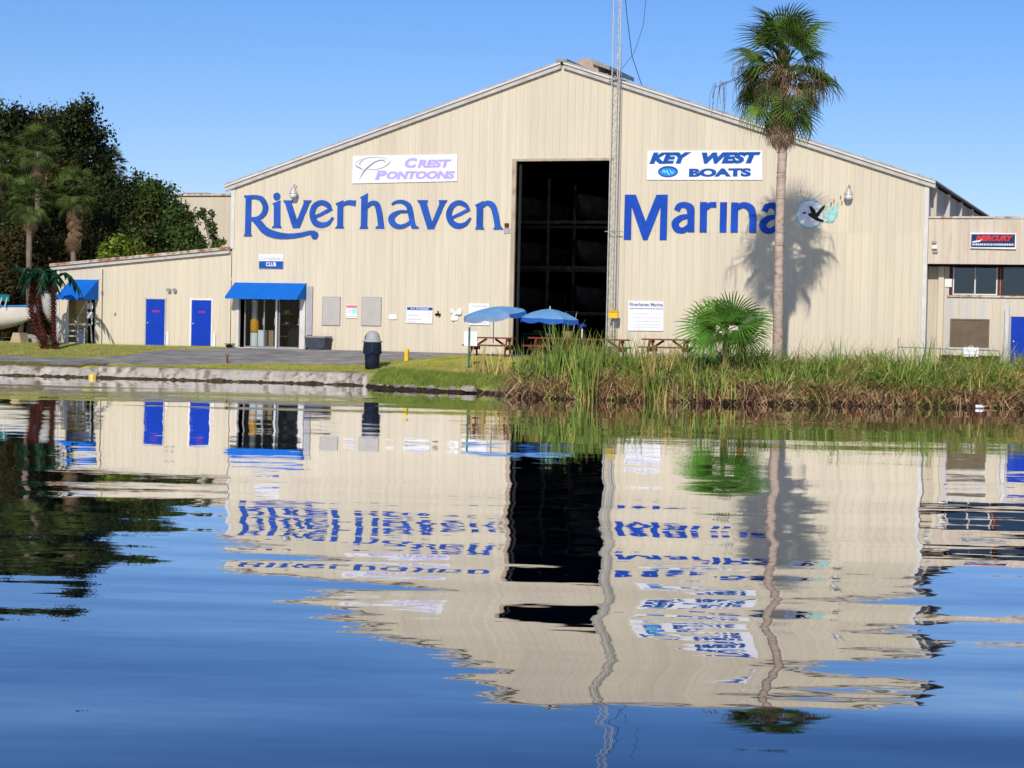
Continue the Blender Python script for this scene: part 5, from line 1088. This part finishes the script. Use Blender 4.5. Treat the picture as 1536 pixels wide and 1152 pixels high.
cabbage(168, 255, 104, 'distant palm tip showing beside the tall oak', 2, sc=.42)

# ------------------------------------------------------------------ trees
def tree(name, label, base, clumps, n, size, m, group=None, trunk_r=.3):
    b = at(*base); t = thing(name, label, 'tree', (b.x, b.y, G), group); pts = []; cs = [at(px, py, Y) for px, py, Y, r in clumps]
    tr = MB(); top = max(c.z for c in cs)*.55+G*.3
    tr.tube([(b.x, b.y, G-.3), (b.x+.1, b.y, G+(top-G)*.4), (b.x, b.y+.1, top)], [trunk_r*1.3, trunk_r, trunk_r*.7], 10)
    for c in cs: tr.tube([(b.x, b.y, G+(top-G)*random.uniform(.5, .95)), ((b.x+c.x)/2, (b.y+c.y)/2, (top+c.z)/2), (c.x, c.y, c.z)], [trunk_r*.5, trunk_r*.3, .05], 6)
    tr.build('trunk', BARK, t)
    W = np.array([r**2 for *_, r in clumps]); W = W/W.sum(); allV = []; allF = []; base_i = 0
    for c, (_, _, _, r), w_ in zip(cs, clumps, W):
        k = int(n*w_); sub = rng.normal(size=(max(6, int(14*r)), 3)); sub /= np.linalg.norm(sub, axis=1)[:, None]; sub *= r*rng.uniform(.45, .95, (len(sub), 1)); sub[:, 2] *= .85
        idx = rng.integers(0, len(sub), k); P = sub[idx]+rng.normal(0, r*.17, (k, 3)); P += np.array(c)
        V, F = leaf_cloud(k, lambda _: P, size, .25); allV.append(V); allF.append(F+base_i); base_i += len(V)
    np_mesh('crown', np.concatenate(allV), np.concatenate(allF), m, t); return t
GT = 'trees behind the lean-to shed'
tree('oak_tree', 'tallest dark oak above the cabbage palms', (95, 500, 100), [(95, 200, 100, 1.6), (118, 190, 99, 1.5), (75, 225, 100, 1.9), (125, 235, 100, 1.9), (100, 275, 99, 2.4), (140, 265, 100, 1.5), (150, 300, 99, 1.5), (60, 290, 98, 2.4), (110, 340, 98, 2.4), (60, 360, 98, 2.4), (140, 350, 98, 1.9), (100, 400, 98, 2.4)], 52000, .18, OAK, GT)
tree('oak_tree', 'dark oak filling the left edge of the picture', (-10, 500, 102), [(10, 190, 102, 1.6), (30, 195, 102, 1.4), (-15, 215, 102, 2.0), (20, 245, 101, 2.2), (-10, 290, 101, 2.4), (25, 330, 100, 2.6), (-15, 370, 100, 2.6), (15, 400, 100, 2.6), (40, 420, 99, 2.2), (-5, 445, 99, 2.2)], 46000, .18, OAK, GT)
tree('broadleaf_tree', 'rounded mid-green tree behind the sloping shed roof', (200, 500, 94), [(178, 300, 94, 1.4), (200, 290, 94, 1.3), (185, 335, 93, 1.7), (215, 330, 93, 1.6), (160, 330, 93, 1.4), (170, 370, 92, 1.6), (205, 375, 92, 1.6)], 24000, .15, OAK, GT, .18)
tree('broadleaf_tree', 'lighter green tree nearest the plain storage building', (240, 500, 93), [(225, 290, 93, 1.0), (240, 305, 93, 1.2), (255, 330, 93, 1.2), (240, 345, 93, 1.4), (265, 355, 92, 1.0), (225, 375, 92, 1.4), (262, 380, 92, 1.2)], 20000, .14, OAKL, GT, .15)
tree('shrub', 'yellow-green shrub peeping over the shed roof edge', (180, 420, 86), [(175, 385, 86, .9), (192, 378, 86, .8), (165, 395, 86, .7)], 2600, .16, BUSH, GT, .06)
tree('shrub', 'low olive shrub over the shed roof by the storage building', (285, 420, 87), [(283, 370, 87, .8), (300, 375, 87, .7), (318, 372, 87, .6), (275, 350, 87, .6), (290, 345, 87, .4)], 2300, .14, OAKL, GT, .05)
tree('sapling', 'thin leaning sapling against the storage building wall', (325, 420, 88), [(308, 322, 88, .32), (314, 332, 88, .30), (318, 345, 88, .3), (325, 362, 88, .4), (304, 318, 88, .2), (318, 320, 88, .2)], 900, .13, OAKL, GT, .035)
tree('broadleaf_tree', 'rust-tinged dark bush behind the metal palm sculpture', (30, 480, 90), [(30, 400, 90, 1.8), (60, 420, 90, 1.5), (5, 420, 90, 1.8), (40, 370, 90, 1.5), (75, 385, 90, 1.2), (20, 460, 91, 1.6), (60, 460, 91, 1.5)], 14000, .18, mat('rusty_leaves', (.035, .03, .008), .7, .4, 1, island=.6), GT, .12)

# ------------------------------------------------------------------ boats at left, sculpture, store clutter
pB = at(47, 497, 84)
bt, rail = boat('cream fishing boat with blue rail on trailer at the left edge', (pB.x-6.3, pB.y+1.2, pB.z), -.12, 6.0, 2.2, .95, HULL)
MB().add([(3.0, -1.12, 1.25), (4.0, -1.08, 1.30), (4.0, .9, 1.3), (3.0, .9, 1.25), (3.0, -1.12, 1.6), (4.0, -1.08, 1.6), (4.0, .9, 1.6), (3.0, .9, 1.6)], [(4, 5, 6, 7), (0, 1, 5, 4), (1, 2, 6, 5), (3, 0, 4, 7)]).build('spray_cover', TEALC, bt)
for x in (3.9, 4.3, 4.9, 5.2): MB().tube([(x, -.8, 1.0), (x+.15, -.8, 1.45 if x > 4.5 else 1.95)], .025, 6).build('rod_holder', TRIM_W, bt)
MB().disc((4.35, .62), .28, .07, -1.06, -1.0, 16).build('hull_emblem', GREENM, bt)
tl = thing('boat_trailer', 'dark trailer carrying the cream fishing boat', 'trailer', (pB.x-4, pB.y+1.2, pB.z-.6), rz=-.12)
MB().box(-2.4, 2.6, -.7, -.6, .15, .27).box(-2.4, 2.6, .6, .7, .15, .27).box(-2.4, -2.3, -.6, .6, .15, .27).box(1.5, 1.6, -.6, .6, .15, .27).build('frame', BLACK, tl)
for x in (-.9, .1):
    for s in (-1, 1):
        wh = MB().tube([(x, s*.95-.1, -.02), (x, s*.95+.1, -.02)], .3, 18).build('wheel', BLACK, tl); MB().tube([(x, s*.95-.115, -.02), (x, s*.95-.101, -.02)], .16, 14).build('rim', STEEL, wh)
for x in (-2, 2): MB().box(x-.2, x+.2, -.3, .3, -.5, .15).build('prop_block', CARD, tl)
cb = at(36, 512, 83); t = thing('concrete_block', 'tan wedge block on ground under the boat', 'block', (cb.x, cb.y, G)); MB().prism([(cb.x-.5, G), (cb.x+.05, G), (cb.x-.05, G+.42), (cb.x-.36, G+.42)], cb.y-.3, cb.y+.3).build('body', mat('tan_block', (.42, .32, .2), .9), t)
cb2 = at(46, 514, 84); t = thing('concrete_kerb', 'long grey concrete kerb block beneath the boat', 'block', (cb2.x, cb2.y, G)); MB().box(cb2.x-.55, cb2.x+.75, cb2.y-.2, cb2.y+.3, G, G+.33).box(cb2.x-.5, cb2.x+.7, cb2.y-.15, cb2.y+.25, G+.33, G+.36).build('body', mat('grey_block', (.28, .26, .25), .9), t)
wB = at(72, 505, 88); boat('white boat seen between the sculpture trunks', (wB.x+.1, wB.y+4.2, G+.5), -math.pi/2+.1, 5.5, 2.0, 1.5, HULLW)
# metal palm sculpture
s0 = spot(66, 524); s1 = spot(84, 524)
sp_ = thing('metal_palm_sculpture', 'rust-red metal palm sculpture with two scaly trunks and green fronds', 'sculpture', ((s0[0]+s1[0])/2, s0[1], s0[2]))
PM = 2905/math.hypot(*(FB @ Vector((s0[0], s0[1], 0))).xy)
def trunk_sculpt(pxs, rad):
    pts = [];
    for a, b in pxs: u_, z_ = wall(a, b, s0[1]); pts.append((u_, s0[1], z_))
    mb = MB(); mb.tube(pts, rad, 10); tk = mb.build('trunk', SCALE, sp_); P = catmull(pts, 6); sc_ = MB()
    for i in range(1, len(P)-1):
        p = Vector(P[i]); d = (Vector(P[i+1])-Vector(P[i-1])).normalized(); a = d.cross(Vector((0, 1, 0))).normalized(); b = d.cross(a)
        for k in range(6):
            th = 2*math.pi*(k+.5*(i % 2))/6; o = a*math.cos(th)+b*math.sin(th); t_ = d.cross(o); q_ = random.uniform(.8, 1.5)
            sc_.add([p+o*rad*.9-t_*.075, p+o*rad*.9+t_*.075, p+o*(rad+.15*q_)+d*.10, p+o*(rad+.07)+d*.02], [(0, 1, 2), (0, 3, 2), (1, 3, 2)])
    sc_.build('trunk_scales', SCALE, tk)['kind'] = 'stuff'
    return pts[-1]
t1 = trunk_sculpt([(66, 525), (62, 508), (53, 492), (48, 472), (46, 452), (48, 432), (50, 424)], .085)
t2 = trunk_sculpt([(84, 525), (82, 512), (80, 495), (80, 475), (80, 455), (80, 440), (76, 430)], .08)
t3 = trunk_sculpt([(69, 523), (67, 507), (60, 490), (57, 470), (57, 450), (60, 434)], .075)
for tp_, n in ((t1, 9), (t2, 9), (t3, 6)):
    for k in range(n):
        az = 2*math.pi*k/n+random.uniform(-.2, .2); L = random.uniform(.6, 1.6); dr_ = random.uniform(2.2, 3.6); c, s = math.cos(az), math.sin(az); mb = MB(); P = []
        for i in range(7): f = i/6; P.append(Vector((tp_[0]+c*L*f, tp_[1]+s*L*f, tp_[2]+.6*math.sin(f*dr_))))
        for i in range(6):
            d = (P[i+1]-P[i]); sd_ = Vector((-s, c, 0)); w0 = .26*math.sin(math.pi*min(.98, (i+.6)/7)); 
            for sg in (-1, 1): mb.add([P[i], P[i+1], P[i+1]+sd_*sg*w0+d*.5-Vector((0, 0, w0*.7)), P[i]+sd_*sg*w0*.3+d*.3], [(0, 1, 2, 3)])
        mb.tube(P, .012, 5); mb.build('frond', GREENM, sp_)
# store doorway clutter
lf_ = thing('boarding_steps', 'grey metal boarding steps with tall handrails under short awning', 'steps', (-19.6, -.5, G))
def LP(px, py, v): a_, b_ = wall(px, py, v); return (a_, v, b_)
for a1, a2, v in (((103, 490), (101, 517), -.8), ((127, 492), (126, 518), -.8), ((136, 487), (138, 514), -.3), ((117, 478), (117, 516), -.3)): MB().tube([LP(*a1, v), LP(*a2, v)], .03, 8).build('post', STEEL, lf_)
MB().tube([LP(116, 478, -.3), LP(131, 451, -.3), LP(136, 450, -.3), LP(138, 487, -.3)], .028, 8).build('handrail', STEEL, lf_)
MB().bar(LP(102, 486, -.8), LP(135, 487, -.8), .06, .08).build('tread', STEEL, lf_); MB().bar(LP(98, 496, -.8), LP(128, 496, -.8), .06, .07).build('tread', STEEL, lf_); MB().bar(LP(96, 504, -.8), LP(117, 504, -.8), .05, .05).build('tread', STEEL, lf_); MB().bar(LP(88, 515, -.8), LP(120, 514, -.8), .06, .05).build('tread', STEEL, lf_)
for py in (459, 473): a_, b_ = wall(136, py, -.32); MB().box(a_-.17, a_+.12, -.36, -.331, b_-.13, b_+.13).build('plate', OFFW, lf_)
ch = thing('white_bucket', 'white bucket with lid beside the boarding steps', 'bucket', (-19.55, -.55, G)); q = wall(122, 517, -.55)
MB().lathe([(.13, 0), (.16, .42), (.17, .42), (.17, .46), (0, .48)], (q[0], -.55, G), 16).build('body', mat('pale_blue_plastic', (.45, .52, .6), .5), ch); MB().tube([(q[0]-.15, -.55, G+.4), (q[0], -.72, G+.3), (q[0]+.15, -.55, G+.4)], .008, 5).build('handle', STEELD, ch)
# bushes that close the horizon beyond the sheds
for k in range(5):
    px = -60+k*45; tree('broadleaf_tree', ['far hedge tree behind the boats at the left edge', 'far hedge tree behind boat bow', 'far hedge tree behind the sculpture', 'far hedge tree behind the shed corner', 'far hedge tree hidden low behind the shed'][k], (px, 500, 112), [(px, 470, 112, 2.4), (px+20, 430, 112, 2.4), (px, 400, 112, 2.6), (px+10, 500, 112, 2.0)], 6000, .3, OAK, GT)
